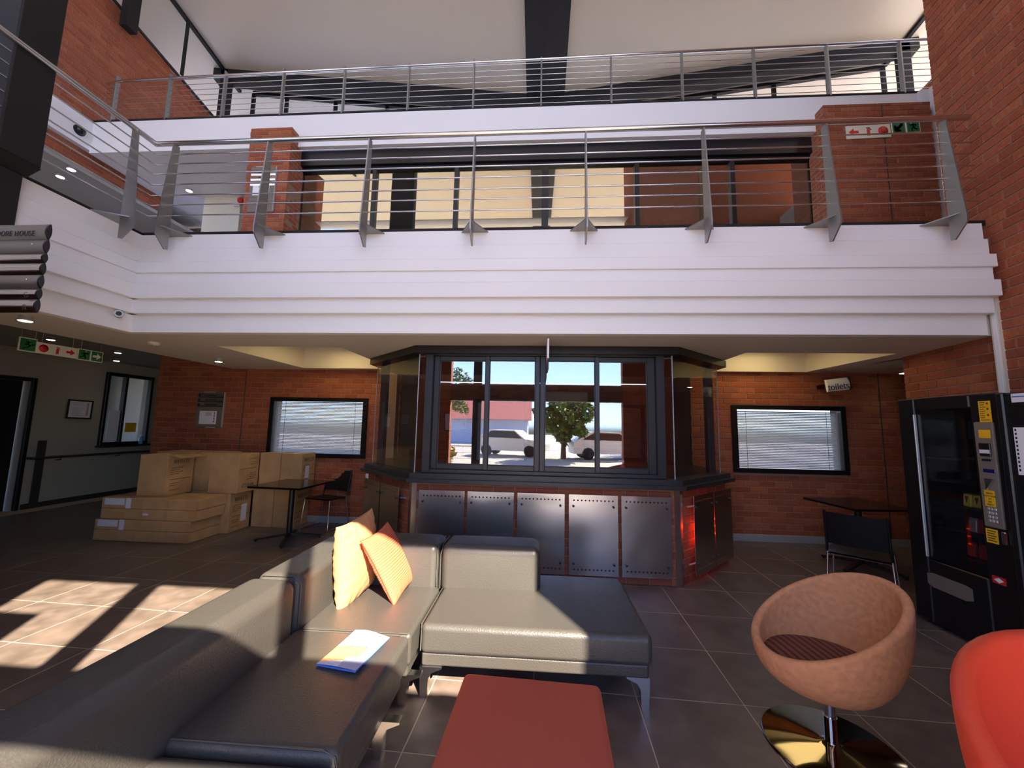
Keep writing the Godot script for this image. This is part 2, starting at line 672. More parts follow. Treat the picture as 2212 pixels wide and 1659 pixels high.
# org: lower left corner of the face, u: direction along it (right, seen from the front); holes in (along, up)
func bricks(parent: Node3D, org: Vector3, u: Vector3, length: float, height: float, holes := [], most := 300, sd := 1, shift := 0.0, top: Variant = null) -> void:
	var r := RandomNumberGenerator.new()
	r.seed = sd
	u = u.normalized()
	var nrm := u.cross(Vector3.UP)
	var bs := Basis(u, Vector3.UP, nrm)
	var all := []
	var course := 0
	var y := 0.0
	while y < height - 0.03:
		var bh := minf(0.076, height - y)
		var x := -fposmod(shift + (0.116 if course % 2 else 0.0), 0.232)
		while x < length:
			var spans := [[maxf(x, 0.0), minf(x + 0.222, length)]]
			for q in holes:
				if y + bh * 0.5 > q.position.y and y + bh * 0.5 < q.end.y:
					var nxt := []
					for s in spans:
						if s[1] <= q.position.x or s[0] >= q.end.x:
							nxt.append(s)
							continue
						if s[0] < q.position.x:
							nxt.append([s[0], q.position.x])
						if s[1] > q.end.x:
							nxt.append([q.end.x, s[1]])
					spans = nxt
			for s in spans:
				if s[1] - s[0] > 0.025:
					var mid: float = (s[0] + s[1]) * 0.5
					if top != null and y + bh > top.call(mid):
						continue
					all.append([mid, y + bh * 0.5, (s[1] - s[0]) / 0.222, bh / 0.076])
			x += 0.232
		y += 0.086
		course += 1
	var named := []
	var rest := []
	for b in all:
		var q: Vector3 = org + u * b[0] + Vector3.UP * b[1]
		if in_view(q):
			named.append([q.distance_to(EYE), b])
		else:
			rest.append(b)
	named.sort_custom(func(a, b): return a[0] < b[0])
	for k in named.size():
		if k >= most:
			rest.append(named[k][1])
	var count := mini(most, named.size())
	for k in count:
		var b: Array = named[k][1]
		var o := obj("brick", brick_mesh[r.randi() % 3], M["brick%d" % (r.randi() % 6)], parent)
		var proud := r.randf_range(-0.0015, 0.0015)
		o.transform = Transform3D(bs * Basis.from_scale(Vector3(b[2], b[3], 1)), org + u * b[0] + Vector3.UP * b[1] + nrm * (-0.0125 + proud))
	if rest.is_empty():
		return
	var mm := MultiMesh.new()
	mm.transform_format = MultiMesh.TRANSFORM_3D
	mm.use_colors = true
	mm.mesh = brick_mesh[0]
	mm.instance_count = rest.size()
	for k in rest.size():
		var b: Array = rest[k]
		mm.set_instance_transform(k, Transform3D(bs * Basis.from_scale(Vector3(b[2], b[3], 1)), org + u * b[0] + Vector3.UP * b[1] + nrm * -0.0125))
		var m: StandardMaterial3D = M["brick%d" % (r.randi() % 6)]
		mm.set_instance_color(k, m.albedo_color.srgb_to_linear())
	var g := MultiMeshInstance3D.new()
	g.name = "brickwork"
	g.multimesh = mm
	g.material_override = M.brick_mass
	g.set_meta("kind", "stuff")
	parent.add_child(g, true)

# a flat box of wall behind the bricks, with openings left out
func wall_body(org: Vector3, u: Vector3, length: float, height: float, thick: float, holes := []) -> MB:
	var m := MB.new()
	u = u.normalized()
	var nrm := u.cross(Vector3.UP)
	var bs := Basis(u, Vector3.UP, nrm)
	var xs := [0.0, length]
	var ys := [0.0, height]
	for q in holes:
		xs.append_array([clampf(q.position.x, 0, length), clampf(q.end.x, 0, length)])
		ys.append_array([clampf(q.position.y, 0, height), clampf(q.end.y, 0, height)])
	xs.sort()
	ys.sort()
	for i in xs.size() - 1:
		for j in ys.size() - 1:
			var w: float = xs[i + 1] - xs[i]
			var h: float = ys[j + 1] - ys[j]
			if w < 0.001 or h < 0.001:
				continue
			var c := Vector2(xs[i] + w * 0.5, ys[j] + h * 0.5)
			var open := false
			for q in holes:
				open = open or q.has_point(c)
			if not open:
				m.box(org + u * c.x + Vector3.UP * c.y - nrm * (thick * 0.5 + 0.0065), Vector3(w, h, thick), bs)
	return m


func roof_y(x: float, z: float) -> float:
	return 10.04 + 0.133 * absf(x - 0.12) + 0.17 * (z + 9.0)

# horizontal plate with rectangular openings, Rect2(x, z, w, d)
func plate(m: MB, x0: float, x1: float, z0: float, z1: float, y0: float, y1: float, holes := []) -> void:
	var xs := [x0, x1]
	var zs := [z0, z1]
	for q in holes:
		xs.append_array([clampf(q.position.x, x0, x1), clampf(q.end.x, x0, x1)])
		zs.append_array([clampf(q.position.y, z0, z1), clampf(q.end.y, z0, z1)])
	xs.sort()
	zs.sort()
	for i in xs.size() - 1:
		for j in zs.size() - 1:
			if xs[i + 1] - xs[i] < 0.001 or zs[j + 1] - zs[j] < 0.001:
				continue
			var c := Vector2(xs[i] + xs[i + 1], zs[j] + zs[j + 1]) * 0.5
			var open := false
			for q in holes:
				open = open or q.has_point(c)
			if not open:
				m.bx(xs[i], xs[i + 1], y0, y1, zs[j], zs[j + 1])

func build_floor() -> void:
	var m := MB.new()
	m.bx(-9.0, 6.7, -0.2, -0.0015, -8.5, 0.95)
	var fl := struct("floor", m, M.grout, "dark brown large format floor tiles with pale grout lines", "floor")
	var a := deg_to_rad(1.9)
	var ex := Vector3(cos(a), 0, sin(a))
	var ez := Vector3(-sin(a), 0, cos(a))
	var bs := Basis(ex, Vector3.UP, ez)
	var tm := MB.new()
	tm.box(Vector3(0, -0.006, 0), Vector3(0.606, 0.012, 0.544), Basis.IDENTITY, 0.0012)
	var tile := tm.mesh()
	var r := RandomNumberGenerator.new()
	r.seed = 3
	var spots := []
	for i in range(-18, 10):
		for j in range(-12, 8):
			var q := Vector3(1.22, 0, -2.5) + ex * (0.612 * (i + 0.5)) + ez * (0.55 * (j + 0.5))
			if q.x < -8.7 or q.x > 6.4 or q.z < -8.2 or q.z > 0.65:
				continue
			spots.append([q.distance_to(EYE) + (0.0 if in_view(q) else 100.0), q])
	spots.sort_custom(func(p, q): return p[0] < q[0])
	var mm := MultiMesh.new()
	mm.transform_format = MultiMesh.TRANSFORM_3D
	mm.mesh = tile
	mm.instance_count = maxi(spots.size() - 300, 0)
	for k in spots.size():
		var t := Transform3D(bs, spots[k][1])
		if k < 300:
			var o := obj("tile", tile, M["tile%d" % (r.randi() % 4)], fl)
			o.transform = t
		else:
			mm.set_instance_transform(k - 300, t)
	if mm.instance_count > 0:
		var g := MultiMeshInstance3D.new()
		g.name = "tiling"
		g.multimesh = mm
		g.material_override = M.tile1
		g.set_meta("kind", "stuff")
		fl.add_child(g, true)

func blind_window(called: String, label: String, x0: float, x1: float, y0: float, y1: float, z: float) -> void:
	var m := MB.new()
	var w := 0.065
	m.bx(x0 - 0.012, x1 + 0.012, y1 - w, y1, z - 0.05, z + 0.03, 0.006)
	m.bx(x0 - 0.012, x1 + 0.012, y0, y0 + w, z - 0.05, z + 0.03, 0.006)
	m.bx(x0 - 0.012, x0 + w, y0 + w, y1 - w, z - 0.05, z + 0.03, 0.006)
	m.bx(x1 - w, x1 + 0.012, y0 + w, y1 - w, z - 0.05, z + 0.03, 0.006)
	var win := struct(called, m, M.frame_black, label, "window")
	var g := MB.new()
	g.bx(x0 + w, x1 - w, y0 + w, y1 - w, z - 0.012, z - 0.006)
	obj("pane", g, M.glass, win)
	var s := MB.new()
	var n := int((y1 - y0 - 2 * w) / 0.024)
	for k in n:
		var y := y0 + w + 0.012 + 0.024 * k
		s.box(Vector3((x0 + x1) * 0.5, y, z - 0.06), Vector3(x1 - x0 - 2 * w - 0.02, 0.0012, 0.025), Basis(Vector3.RIGHT, deg_to_rad(58)))
	var b := obj("venetian_blind", s, M.slat, win)
	b.set_meta("kind", "stuff")
	var c := MB.new()
	for x in [x0 + 0.22, x1 - 0.22]:
		c.bx(x - 0.002, x + 0.002, y0 + w, y1 - w, z - 0.046, z - 0.043)
	obj("blind_cord", c, M.cap, win)

func build_ground_walls() -> void:
	# back wall, left of the kiosk
	var hl := [Rect2(2.07, 1.02, 1.64, 0.97)]
	var org := Vector3(-6.48, 0, -6.13)
	var w := struct("wall_back_left", wall_body(org, Vector3.RIGHT, 4.25, 2.75, 0.25, hl), M.mortar, "orange face brick wall behind the stacked cartons", "wall")
	bricks(w, org, Vector3.RIGHT, 4.25, 2.75, hl, 300, 11, 0.06)
	var j := MB.new()
	j.bx(-4.915, -4.901, 0.1, 2.46, -6.14, -6.128)
	obj("movement_joint", j, M.cap, w)
	blind_window("window_1", "black framed window with closed blinds left of the reception kiosk", -4.41, -2.77, 1.02, 1.99, -6.12)
	# side of that wall's end, along the corridor
	var e := MB.new()
	e.bx(-6.48, -6.23, 0, 2.75, -8.5, -6.14)
	struct("wall_corridor_right", e, M.grey_wall, "grey plaster return behind the orange brick corner", "wall")
	# back wall, right
	var hr := [Rect2(0.59, 0.975, 1.59, 0.99)]
	org = Vector3(2.32, 0, -5.97)
	w = struct("wall_back_right", wall_body(org, Vector3.RIGHT, 4.3, 2.5, 0.25, hr), M.mortar, "dim brick wall right of the reception kiosk", "wall")
	bricks(w, org, Vector3.RIGHT, 4.3, 2.46, hr, 300, 12, 0.1)
	j = MB.new()
	j.bx(5.015, 5.03, 0.1, 2.46, -5.98, -5.967)
	obj("movement_joint", j, M.cap, w)
	blind_window("window_2", "black framed window with closed blinds right of the reception kiosk", 2.91, 4.5, 0.975, 1.965, -5.96)
	# skirtings
	var s := MB.new()
	s.bx(-6.48, -2.25, 0, 0.1, -6.13, -6.115, 0.003)
	struct("baseboard_left", s, M.alu_matt, "grey metal skirting under the left brick wall", "baseboard")
	s = MB.new()
	s.bx(2.35, 6.5, 0, 0.1, -5.97, -5.955, 0.003)
	struct("baseboard_right", s, M.alu_matt, "grey metal skirting under the right brick wall", "baseboard")
	# right side wall: runs to the back below the balcony, stops sooner above
	var u := Vector3(-0.16, 0, 1).normalized()
	org = Vector3(4.198, 0, -4.65)
	w = struct("wall_right", wall_body(org, u, 5.66, 3.44, 0.25), M.mortar, "tall brick side wall behind the vending machines", "wall")
	bricks(w, org, u, 5.66, 3.44, [], 130, 13, 0.03)
	org = Vector3(4.081, 3.44, -3.92)
	var wb := MB.new()
	wb = wall_body(org, u, 4.92, 8.9, 0.25)
	obj("upper_body", wb, M.mortar, w)
	bricks(w, org, u, 4.92, 8.9, [], 170, 14, 0.15)
	var c := MB.new()
	c.bx(6.5, 6.7, 0, 2.75, -6.2, 0.9)
	struct("wall_recess", c, M.mortar, "dark end wall of the recess past the vending machines", "wall")
	# corridor on the left
	var cw := MB.new()
	var n := Vector3(0, 0, -1)
	cw = wall_body(Vector3(-8.8, 0, 0.9), n, 9.4, 2.75, 0.2, [Rect2(6.0, -0.1, 1.0, 2.3), Rect2(8.14, 1.03, 0.95, 1.5)])
	var cl := struct("wall_left", cw, M.grey_wall, "dim grey plaster wall of the corridor on the left", "wall")
	var wc := MB.new()
	wc.bx(-8.8, -8.785, 0, 0.09, -8.5, -6.2, 0.003)
	obj("skirting", wc, M.dark_steel, cl)
	c = MB.new()
	c.bx(-9.0, -6.2, 0, 2.75, -8.7, -8.5)
	struct("wall_corridor_end", c, M.grey_wall, "dim grey wall at the far end of the corridor", "wall")
	# door
	var d := MB.new()
	d.bx(-8.98, -8.93, 0, 2.2, -6.08, -5.1)
	var dr := struct("door_1", d, M.black_plastic, "dark door in the left corridor wall", "door")
	d = MB.new()
	d.bx(-8.82, -8.76, 0, 2.26, -6.16, -6.1, 0.006)
	d.bx(-8.82, -8.76, 2.2, 2.26, -6.1, -5.1, 0.006)
	obj("frame", d, M.black_plastic, dr)
	d = MB.new()
	d.bx(-8.79, -8.77, 0.0, 1.17, -6.42, -6.3, 0.004)
	obj("corner_guard", d, M.dark_steel, dr)
	# corridor reception window
	var f := MB.new()
	for q in [[1.03, 1.1, -8.19, -7.24], [2.46, 2.53, -8.19, -7.24]]:
		f.bx(-8.84, -8.74, q[0], q[1], q[2], q[3], 0.006)
	for z in [-7.27, -7.62, -8.16]:
		f.bx(-8.84, -8.75, 1.1, 2.46, z - 0.03, z + 0.03, 0.006)
	var wi := struct("window_3", f, M.frame_black, "black framed corridor window with papers stuck on the glass", "window")
	f = MB.new()
	f.bx(-8.81, -8.8, 1.1, 2.46, -8.14, -7.29)
	obj("pane", f, M.glass, wi)
	f = MB.new()
	f.bx(-8.8, -8.62, 1.0, 1.035, -8.24, -7.2, 0.006)
	obj("counter_ledge", f, M.frame_black, wi)
	f = MB.new()
	f.bx(-8.797, -8.794, 1.12, 1.75, -7.6, -7.38)
	obj("notice_sheet", f, M.paper, wi)
	f = MB.new()
	f.bx(-8.797, -8.794, 1.3, 1.5, -7.95, -7.72)
	obj("yellow_notice", f, M.yellow_label, wi)
	# the room behind that window, open to daylight at its far side
	f = MB.new()
	f.bx(-12.2, -12.0, 0, 2.75, -10.0, -9.0)
	f.bx(-12.2, -12.0, 0, 1.0, -9.0, -6.5)
	f.bx(-12.2, -9.0, 0, 2.75, -10.2, -10.0)
	f.bx(-12.2, -9.0, 0, 2.75, -6.5, -6.3)
	f.bx(-12.2, -9.0, -0.1, 0, -10.0, -6.5)
	f.bx(-12.2, -9.0, 2.75, 2.85, -10.0, -6.5)
	struct("wall_office_left", f, M.grey_wall, "plain office walls seen through the corridor window", "wall")

func build_ceilings() -> void:
	# soffit of the balcony with two recessed light wells
	var wells := [Rect2(-3.8, -5.95, 1.5, 1.7), Rect2(2.35, -5.88, 1.6, 1.44)]
	var m := MB.new()
	plate(m, -5.15, 4.3, -7.7, -3.6, 2.46, 2.8, wells)
	m.bx(4.25, 6.7, 2.46, 2.8, -6.2, -4.66)
	m.bx(-5.15, -4.17, 2.46, 2.8, -3.6, 0.9)
	for q in wells:
		m.bx(q.position.x - 0.02, q.end.x + 0.02, 2.8, 2.84, q.position.y - 0.02, q.end.y + 0.02)
	struct("ceiling", m, M.soffit, "plain off-white soffit under the balcony with two light wells", "ceiling")
	m = MB.new()
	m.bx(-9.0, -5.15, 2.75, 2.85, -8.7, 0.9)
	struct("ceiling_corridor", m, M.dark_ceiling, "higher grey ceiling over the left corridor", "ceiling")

func fascia(m: MB, along: float, far: float, tier: Array, side: bool) -> void:
	pass

func build_balcony() -> void:
	# floor slab
	var m := MB.new()
	m.bx(-12.0, 6.7, 2.86, 3.46, -9.4, -3.6)
	m.bx(-12.0, -4.17, 2.86, 3.46, -3.6, 0.9)
	var slab := struct("balcony", m, M.white, "white stepped fascia of the first floor balcony", "balcony")
	# seven long boards, each with its own set-out
	var ys := [3.498, 3.327, 3.203, 3.089, 2.965, 2.819, 2.659, 2.457]
	var zs := [-3.52, -3.49, -3.458, -3.48, -3.45, -3.50, -3.57]
	for k in 7:
		var z: float = zs[k]
		var s := z / -3.57
		var y1: float = 1.58 + (ys[k] - 1.58) * s
		var y0: float = 1.58 + (ys[k + 1] - 1.58) * s
		if k in [2, 4, 5]:
			y1 += 0.004
		else:
			y1 += 0.02
		if k == 0:
			y1 = 3.47
		var out := 3.6 + z
		var b := MB.new()
		b.bx(-4.17, 3.955 + (0.02 if k in [2, 4] else 0.0), y0, y1, -3.66, z, 0.003)
		obj("fascia_board", b, M.white, slab)
		b = MB.new()
		b.bx(-4.23, -4.17 + out, y0, y1, -3.66, 0.9, 0.003)
		obj("fascia_board", b, M.white, slab)
	m = MB.new()
	m.bx(-4.25, 4.0, 3.46, 3.505, -3.72, -3.53, 0.004)
	m.bx(-4.25, -4.11, 3.46, 3.505, -3.53, 0.9, 0.004)
	obj("floor_edge", m, M.black_steel, slab)
	# bulkhead that closes the slab over the corridor
	m = MB.new()
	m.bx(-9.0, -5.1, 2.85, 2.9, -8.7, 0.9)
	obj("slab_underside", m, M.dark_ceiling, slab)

func build_upper() -> void:
	# second floor slab, front and left return
	var m := MB.new()
	m.bx(-8.92, 6.62, 6.8, 7.46, -9.7, -6.5)
	m.bx(-12.0, -8.92, 6.86, 7.46, -9.7, 0.9)
	var g := struct("gallery", m, M.white, "plain white slab edge of the upper gallery", "gallery")
	m = MB.new()
	m.bx(-8.93, 6.64, 7.46, 7.5, -6.75, -6.49, 0.004)
	m.bx(-9.2, -8.91, 7.46, 7.47, -6.5, 0.9)
	obj("floor_edge", m, M.black_steel, g)
	# brick pier
	var org := Vector3(-5.42, 3.46, -6.3)
	m = wall_body(org, Vector3.RIGHT, 0.81, 3.58, 0.4)
	var p := struct("pillar_brick", m, M.mortar, "orange brick pier behind the balcony carrying a directory board", "pillar")
	bricks(p, org, Vector3.RIGHT, 0.81, 3.58, [], 130, 31, 0.1)
	bricks(p, Vector3(-4.61, 3.46, -6.3), Vector3(0, 0, -1), 0.4, 3.58, [], 80, 32, 0.0)
	# brick wall on the right of the first floor
	org = Vector3(4.8, 3.46, -6.3)
	m = wall_body(org, Vector3.RIGHT, 1.7, 3.66, 0.4)
	p = struct("wall_upper_right", m, M.mortar, "brick wall behind the right end of the balcony", "wall")
	bricks(p, org, Vector3.RIGHT, 1.7, 3.66, [], 300, 33, 0.05)
	bricks(p, Vector3(4.8, 3.46, -6.7), Vector3(0, 0, 1), 0.4, 3.66, [], 0, 34, 0.0)
	m = MB.new()
	m.bx(5.725, 5.74, 3.46, 7.1, -6.31, -6.296)
	obj("movement_joint", m, M.cap, p)
	m = MB.new()
	m.bx(6.5, 6.68, 3.46, 7.46, -6.66, -6.42)
	struct("pillar_white", m, M.white, "narrow white plaster strip beside the upper brick wall", "pillar")
	# glazed office front on the first floor
	m = MB.new()
	m.bx(-4.7, 4.95, 6.5, 6.8, -6.85, -6.62, 0.004)
	m.bx(-4.7, 4.95, 6.42, 6.5, -6.8, -6.68, 0.004)
	m.bx(-4.7, 4.95, 3.46, 3.54, -6.8, -6.68, 0.004)
	var wf := struct("window_4", m, M.frame_black, "long office window behind the balcony with tinted reflective panes", "window")
	var xs := [-4.66, -3.16, -1.57, 0.1, 1.77, 3.46, 4.88]
	for k in xs.size():
		m = MB.new()
		var hw := 0.06 if k == 3 else 0.04
		m.bx(xs[k] - hw, xs[k] + hw, 3.54, 6.42, -6.8, -6.68, 0.004)
		obj("mullion", m, M.frame_black, wf)
		if k > 0:
			m = MB.new()
			m.bx(xs[k - 1] + 0.04, xs[k] - 0.04, 3.54, 6.42, -6.745, -6.738)
			obj("pane", m, M.tint_glass, wf)
	# room behind it
	m = MB.new()
	m.bx(-5.0, 6.6, 3.46, 6.8, -9.6, -9.4)
	m.bx(-4.9, -4.7, 3.46, 6.8, -9.4, -6.8)
	m.bx(6.5, 6.7, 3.46, 6.8, -9.4, -6.75)
	struct("wall_upper_office", m, M.grey_wall, "pale office walls behind the upper tinted window", "wall")
	# left end of the first floor: dark lobby with a pale wall, brick band under the gallery return
	m = MB.new()
	m.bx(-7.85, -6.95, 3.46, 6.8, -8.15, -8.0)
	struct("wall_upper_left", m, M.cream, "pale wall far back on the left of the first floor", "wall")
	m = MB.new()
	m.bx(-6.95, -4.9, 3.46, 6.8, -8.3, -8.15)
	m.bx(-12.0, -7.85, 3.46, 6.8, -9.6, -9.4)
	m.bx(-12.2, -12.0, 3.46, 12.5, -9.6, 0.9)
	struct("wall_upper_lobby", m, M.mortar, "dark lobby walls at the left end of the first floor", "wall")
	org = Vector3(-9.02, 6.5, 0.9)
	m = wall_body(org, Vector3(0, 0, -1), 9.2, 0.36, 0.2)
	p = struct("wall_band", m, M.mortar, "thin brick band below the left gallery edge", "wall")
	bricks(p, org, Vector3(0, 0, -1), 9.2, 0.36, [], 0, 35, 0.0)
	m = MB.new()
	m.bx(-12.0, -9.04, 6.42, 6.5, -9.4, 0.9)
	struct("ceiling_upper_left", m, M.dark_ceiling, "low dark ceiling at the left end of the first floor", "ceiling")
	# tall brick side wall of the gallery, left, with sloping top
	org = Vector3(-8.92, 7.46, 0.9)
	var n := Vector3(0, 0, -1)
	var slope := func(a: float) -> float: return 9.81 + 0.172 * (0.9 - a + 9.14) - 7.46
	m = MB.new()
	var poly := PackedVector2Array([Vector2(0, 0), Vector2(10.04, 0), Vector2(10.04, slope.call(10.04)), Vector2(0, slope.call(0.0))])
	m.prism(poly, 0.22, Transform3D(Basis(n, Vector3.UP, Vector3.RIGHT), org + Vector3(-0.2265, 0, 0)))
	p = struct("wall_gallery_left", m, M.mortar, "high brick wall with sloping top beside the left gallery", "wall")
	bricks(p, org, n, 10.04, 5.0, [], 300, 36, 0.0, slope)
	m = MB.new()
	m.box(Vector3(-9.02, 7.46 + slope.call(5.02), -4.12), Vector3(0.28, 0.05, 10.2), Basis(Vector3.RIGHT, -0.171), 0.005)
	obj("coping", m, M.dark_steel, p)
	org = Vector3(8.9, 7.46, -9.2)
	m = MB.new()
	m.prism(PackedVector2Array([Vector2(0, 0), Vector2(6, 0), Vector2(6, 3.1), Vector2(0, 2.1)]), 0.22, Transform3D(Basis(Vector3(0, 0, 1), Vector3.UP, Vector3.LEFT), org + Vector3(0.2265, 0, 0)))
	p = struct("wall_gallery_right", m, M.mortar, "far brick wall with sloping top on the right gallery", "wall")
	bricks(p, org, Vector3(0, 0, 1), 6.0, 3.0, [], 0, 37, 0.0, func(a: float) -> float: return 2.1 + a / 6.0)
	m = MB.new()
	m.bx(6.62, 12.0, 6.9, 7.46, -9.7, -3.0)
	struct("gallery_side", m, M.white, "white slab of the gallery past the right brick corner", "gallery")

func roof_plate(m: MB, x0: float, x1: float, z0: float, z1: float, off: float, th: float) -> void:
	var q := []
	for c in [[x0, z1], [x1, z1], [x1, z0], [x0, z0]]:
		q.append(Vector3(c[0], roof_y(c[0], c[1]) + off, c[1]))
	var up := Vector3(0, th, 0)
	m.quad(q[0] + up, q[1] + up, q[2] + up, q[3] + up)
	m.quad(q[3], q[2], q[1], q[0])
	for k in 4:
		var a: Vector3 = q[k]
		var b: Vector3 = q[(k + 1) % 4]
		m.quad(a, b, b + up, a + up)

func build_roof() -> void:
	for s in [[-15.0, 0.12, "left"], [0.12, 15.0, "right"]]:
		var m := MB.new()
		roof_plate(m, s[0], s[1], -13.5, 12.0, 0.0, 0.25)
		struct("ceiling_roof_" + s[2], m, M.roof_board, "pale sloping roof lining, %s half of the butterfly roof" % s[2], "ceiling")
	# black valley beam and the rafters round the glazing
	var b := MB.new()
	for s in [[-0.36, 0.12], [0.12, 0.6]]:
		roof_plate(b, s[0], s[1], -9.0, 12.0, -0.14, 0.13)
	struct("beam_valley", b, M.black_steel, "broad black valley beam running down the middle of the roof", "beam")
	b = MB.new()
	for s in [[-9.0, 0.12], [0.12, 9.2]]:
		roof_plate(b, s[0], s[1], -9.25, -9.0, -0.31, 0.305)
	struct("beam_back", b, M.black_steel, "black steel beam in a shallow V across the back of the roof", "beam")
	b = MB.new()
	roof_plate(b, -8.76, -8.66, -9.0, 3.0, -0.07, 0.065)
	roof_plate(b, -8.76, -8.66, -9.6, -9.25, -0.07, 0.065)
	roof_plate(b, 8.85, 8.95, -9.6, 3.0, -0.07, 0.065)
	struct("trim_roof_edge", b, M.black_steel, "slim black rafters along the roof edges above the side walls", "trim")
	# side glazing over the left wall
	b = MB.new()
	b.bx(-8.78, -8.56, 7.46, roof_y(-8.6, -9.1), -9.2, -9.0, 0.008)
	b.bx(8.76, 8.98, 7.46, roof_y(8.8, -9.1), -9.2, -9.0, 0.008)
	struct("column_back", b, M.black_steel, "black steel columns at the back corners of the gallery", "column")
	b = MB.new()
	for z in [-7.9]:
		b.bx(-8.73, -8.68, 9.9, roof_y(-8.7, z), z - 0.03, z + 0.03, 0.004)
	b.bx(-8.85, -8.68, 9.8, roof_y(-8.7, -6.7), -6.85, -6.62, 0.006)
	struct("window_5", b, M.black_steel, "black bars of the clerestory glazing over the left gallery wall", "window")
	# back clerestory
	b = MB.new()
	for s in [[-8.3, 0.12], [0.12, 8.9]]:
		roof_plate(b, s[0], s[1], -9.66, -9.58, -0.09, 0.085)
	b.bx(-8.9, 8.9, 7.46, 7.54, -9.66, -9.58)
	var w := struct("window_6", b, M.black_steel, "black framed clerestory window across the back under the roof", "window")
	for x in [-8.28, -7.27, -5.81, -4.3, -2.8, -1.3, 0.12, 1.6, 3.1, 4.6, 6.12, 7.5, 8.86]:
		b = MB.new()
		b.bx(x - 0.05, x + 0.05, 7.54, roof_y(x, -9.6) - 0.05, -9.65, -9.59, 0.004)
		obj("mullion", b, M.black_steel, w)
	for x in [-6.5, -2.0, 2.0, 6.5]:
		b = MB.new()
		b.bx(x - 2.2, x + 2.2, 7.54, minf(roof_y(x - 2.2, -9.6), roof_y(x + 2.2, -9.6)) - 0.09, -9.625, -9.619)
		obj("pane", b, M.glass, w)

# the glazed street front behind the viewer: openings, transom, mullions and a fixed sunshade above
func build_front() -> void:
	var m := MB.new()
	m.bx(-9.0, -2.47, 0, 3.83, 0.42, 0.62)
	m.bx(-2.47, -2.05, 0, 3.12, 0.42, 0.62)
	m.bx(1.97, 9.4, 0, 3.83, 0.42, 0.62)
	m.bx(-12.2, 9.4, 3.83, 4.2, 0.42, 0.62)
	m.bx(3.5, 9.4, 4.2, 12.8, 0.42, 0.62)
	var f := struct("wall_front", m, M.brick1, "brick street front of the lobby behind the viewer", "wall")
	m = MB.new()
	m.bx(-2.05, 1.97, 2.17, 2.56, 0.4, 0.6, 0.01)
	obj("transom", m, M.dark_steel, f)
	for q in [[-1.41, 0.1], [0.14, 0.055]]:
		m = MB.new()
		m.bx(q[0] - q[1], q[0] + q[1], 0, 3.83, 0.4, 0.5, 0.008)
		obj("mullion", m, M.dark_steel, f)
	m = MB.new()
	m.bx(-2.05, 1.97, 0.0, 0.08, 0.42, 0.55)
	obj("sill", m, M.dark_steel, f)
	for k in 13:
		m = MB.new()
		m.bx(-12.0, 3.5, 4.25 + 0.44 * k, 4.28 + 0.44 * k, 0.5, 1.04)
		obj("sunshade_blade", m, M.white, f)
	m = MB.new()
	m.bx(9.2, 9.4, 0, 9.6, -9.7, 0.42)
	m.bx(4.3, 9.2, 0, 3.46, -4.62, -4.42)
	m.bx(6.7, 9.2, 2.9, 3.46, -9.7, -4.6)
	struct("wall_outer_right", m, M.brick1, "outer brick side of the building beyond the right wall", "wall")


func plan(pts: Array, y0: float, y1: float, m: MB) -> void:
	# plan polygon of (x, z) points raised from y0 to y1
	var q := PackedVector2Array()
	for a in pts:
		q.append(Vector2(a.x, -a.y))
	m.prism(q, y1 - y0, Transform3D(Basis(Vector3.RIGHT, Vector3(0, 0, -1), Vector3.UP), Vector3(0, y0, 0)))

func perforated(w: float, h: float) -> ArrayMesh:
	# steel sheet with a row of round holes along the top and another along the bottom
	var m := MB.new()
	var th := 0.004
	var nh := 11
	var band := 0.034
	var y0 := 0.04
	var edge := 0.032
	var p := (w - 2 * edge) / nh
	var r := 0.0085
	for z in [0.0, th]:
		var fl: bool = z == 0.0
		var strips := [[0.0, y0], [y0 + band, h - y0 - band], [h - y0, h]]
		for s in strips:
			pl(m, 0, w, s[0], s[1], z, fl)
		for yb in [y0, h - y0 - band]:
			pl(m, 0, edge, yb, yb + band, z, fl)
			pl(m, w - edge, w, yb, yb + band, z, fl)
			for k in nh:
				var c := Vector2(edge + p * (k + 0.5), yb + band * 0.5)
				for i in 12:
					var a0 := TAU * i / 12 + PI / 12
					var a1 := TAU * (i + 1) / 12 + PI / 12
					var d0 := Vector2(cos(a0), sin(a0))
					var d1 := Vector2(cos(a1), sin(a1))
					var o0 := c + d0 * minf(p * 0.5 / maxf(absf(d0.x), 1e-4), band * 0.5 / maxf(absf(d0.y), 1e-4))
					var o1 := c + d1 * minf(p * 0.5 / maxf(absf(d1.x), 1e-4), band * 0.5 / maxf(absf(d1.y), 1e-4))
					var i0 := c + d0 * r
					var i1 := c + d1 * r
					var A := Vector3(i0.x, i0.y, z)
					var B := Vector3(o0.x, o0.y, z)
					var C := Vector3(o1.x, o1.y, z)
					var D := Vector3(i1.x, i1.y, z)
					var corner := Vector3(c.x + signf(d0.x + d1.x) * p * 0.5, c.y + signf(d0.y + d1.y) * band * 0.5, z)
					if fl:
						m.quad(A, D, C, B)
						m.ftri(B, C, corner)
					else:
						m.quad(A, B, C, D)
						m.ftri(B, corner, C)
						m.quad(Vector3(i0.x, i0.y, 0), A, D, Vector3(i1.x, i1.y, 0))
	m.quad(Vector3(0, 0, 0), Vector3(w, 0, 0), Vector3(w, 0, th), Vector3(0, 0, th))
	m.quad(Vector3(w, h, 0), Vector3(0, h, 0), Vector3(0, h, th), Vector3(w, h, th))
	m.quad(Vector3(w, 0, 0), Vector3(w, h, 0), Vector3(w, h, th), Vector3(w, 0, th))
	m.quad(Vector3(0, h, 0), Vector3(0, 0, 0), Vector3(0, 0, th), Vector3(0, h, th))
	return m.mesh()

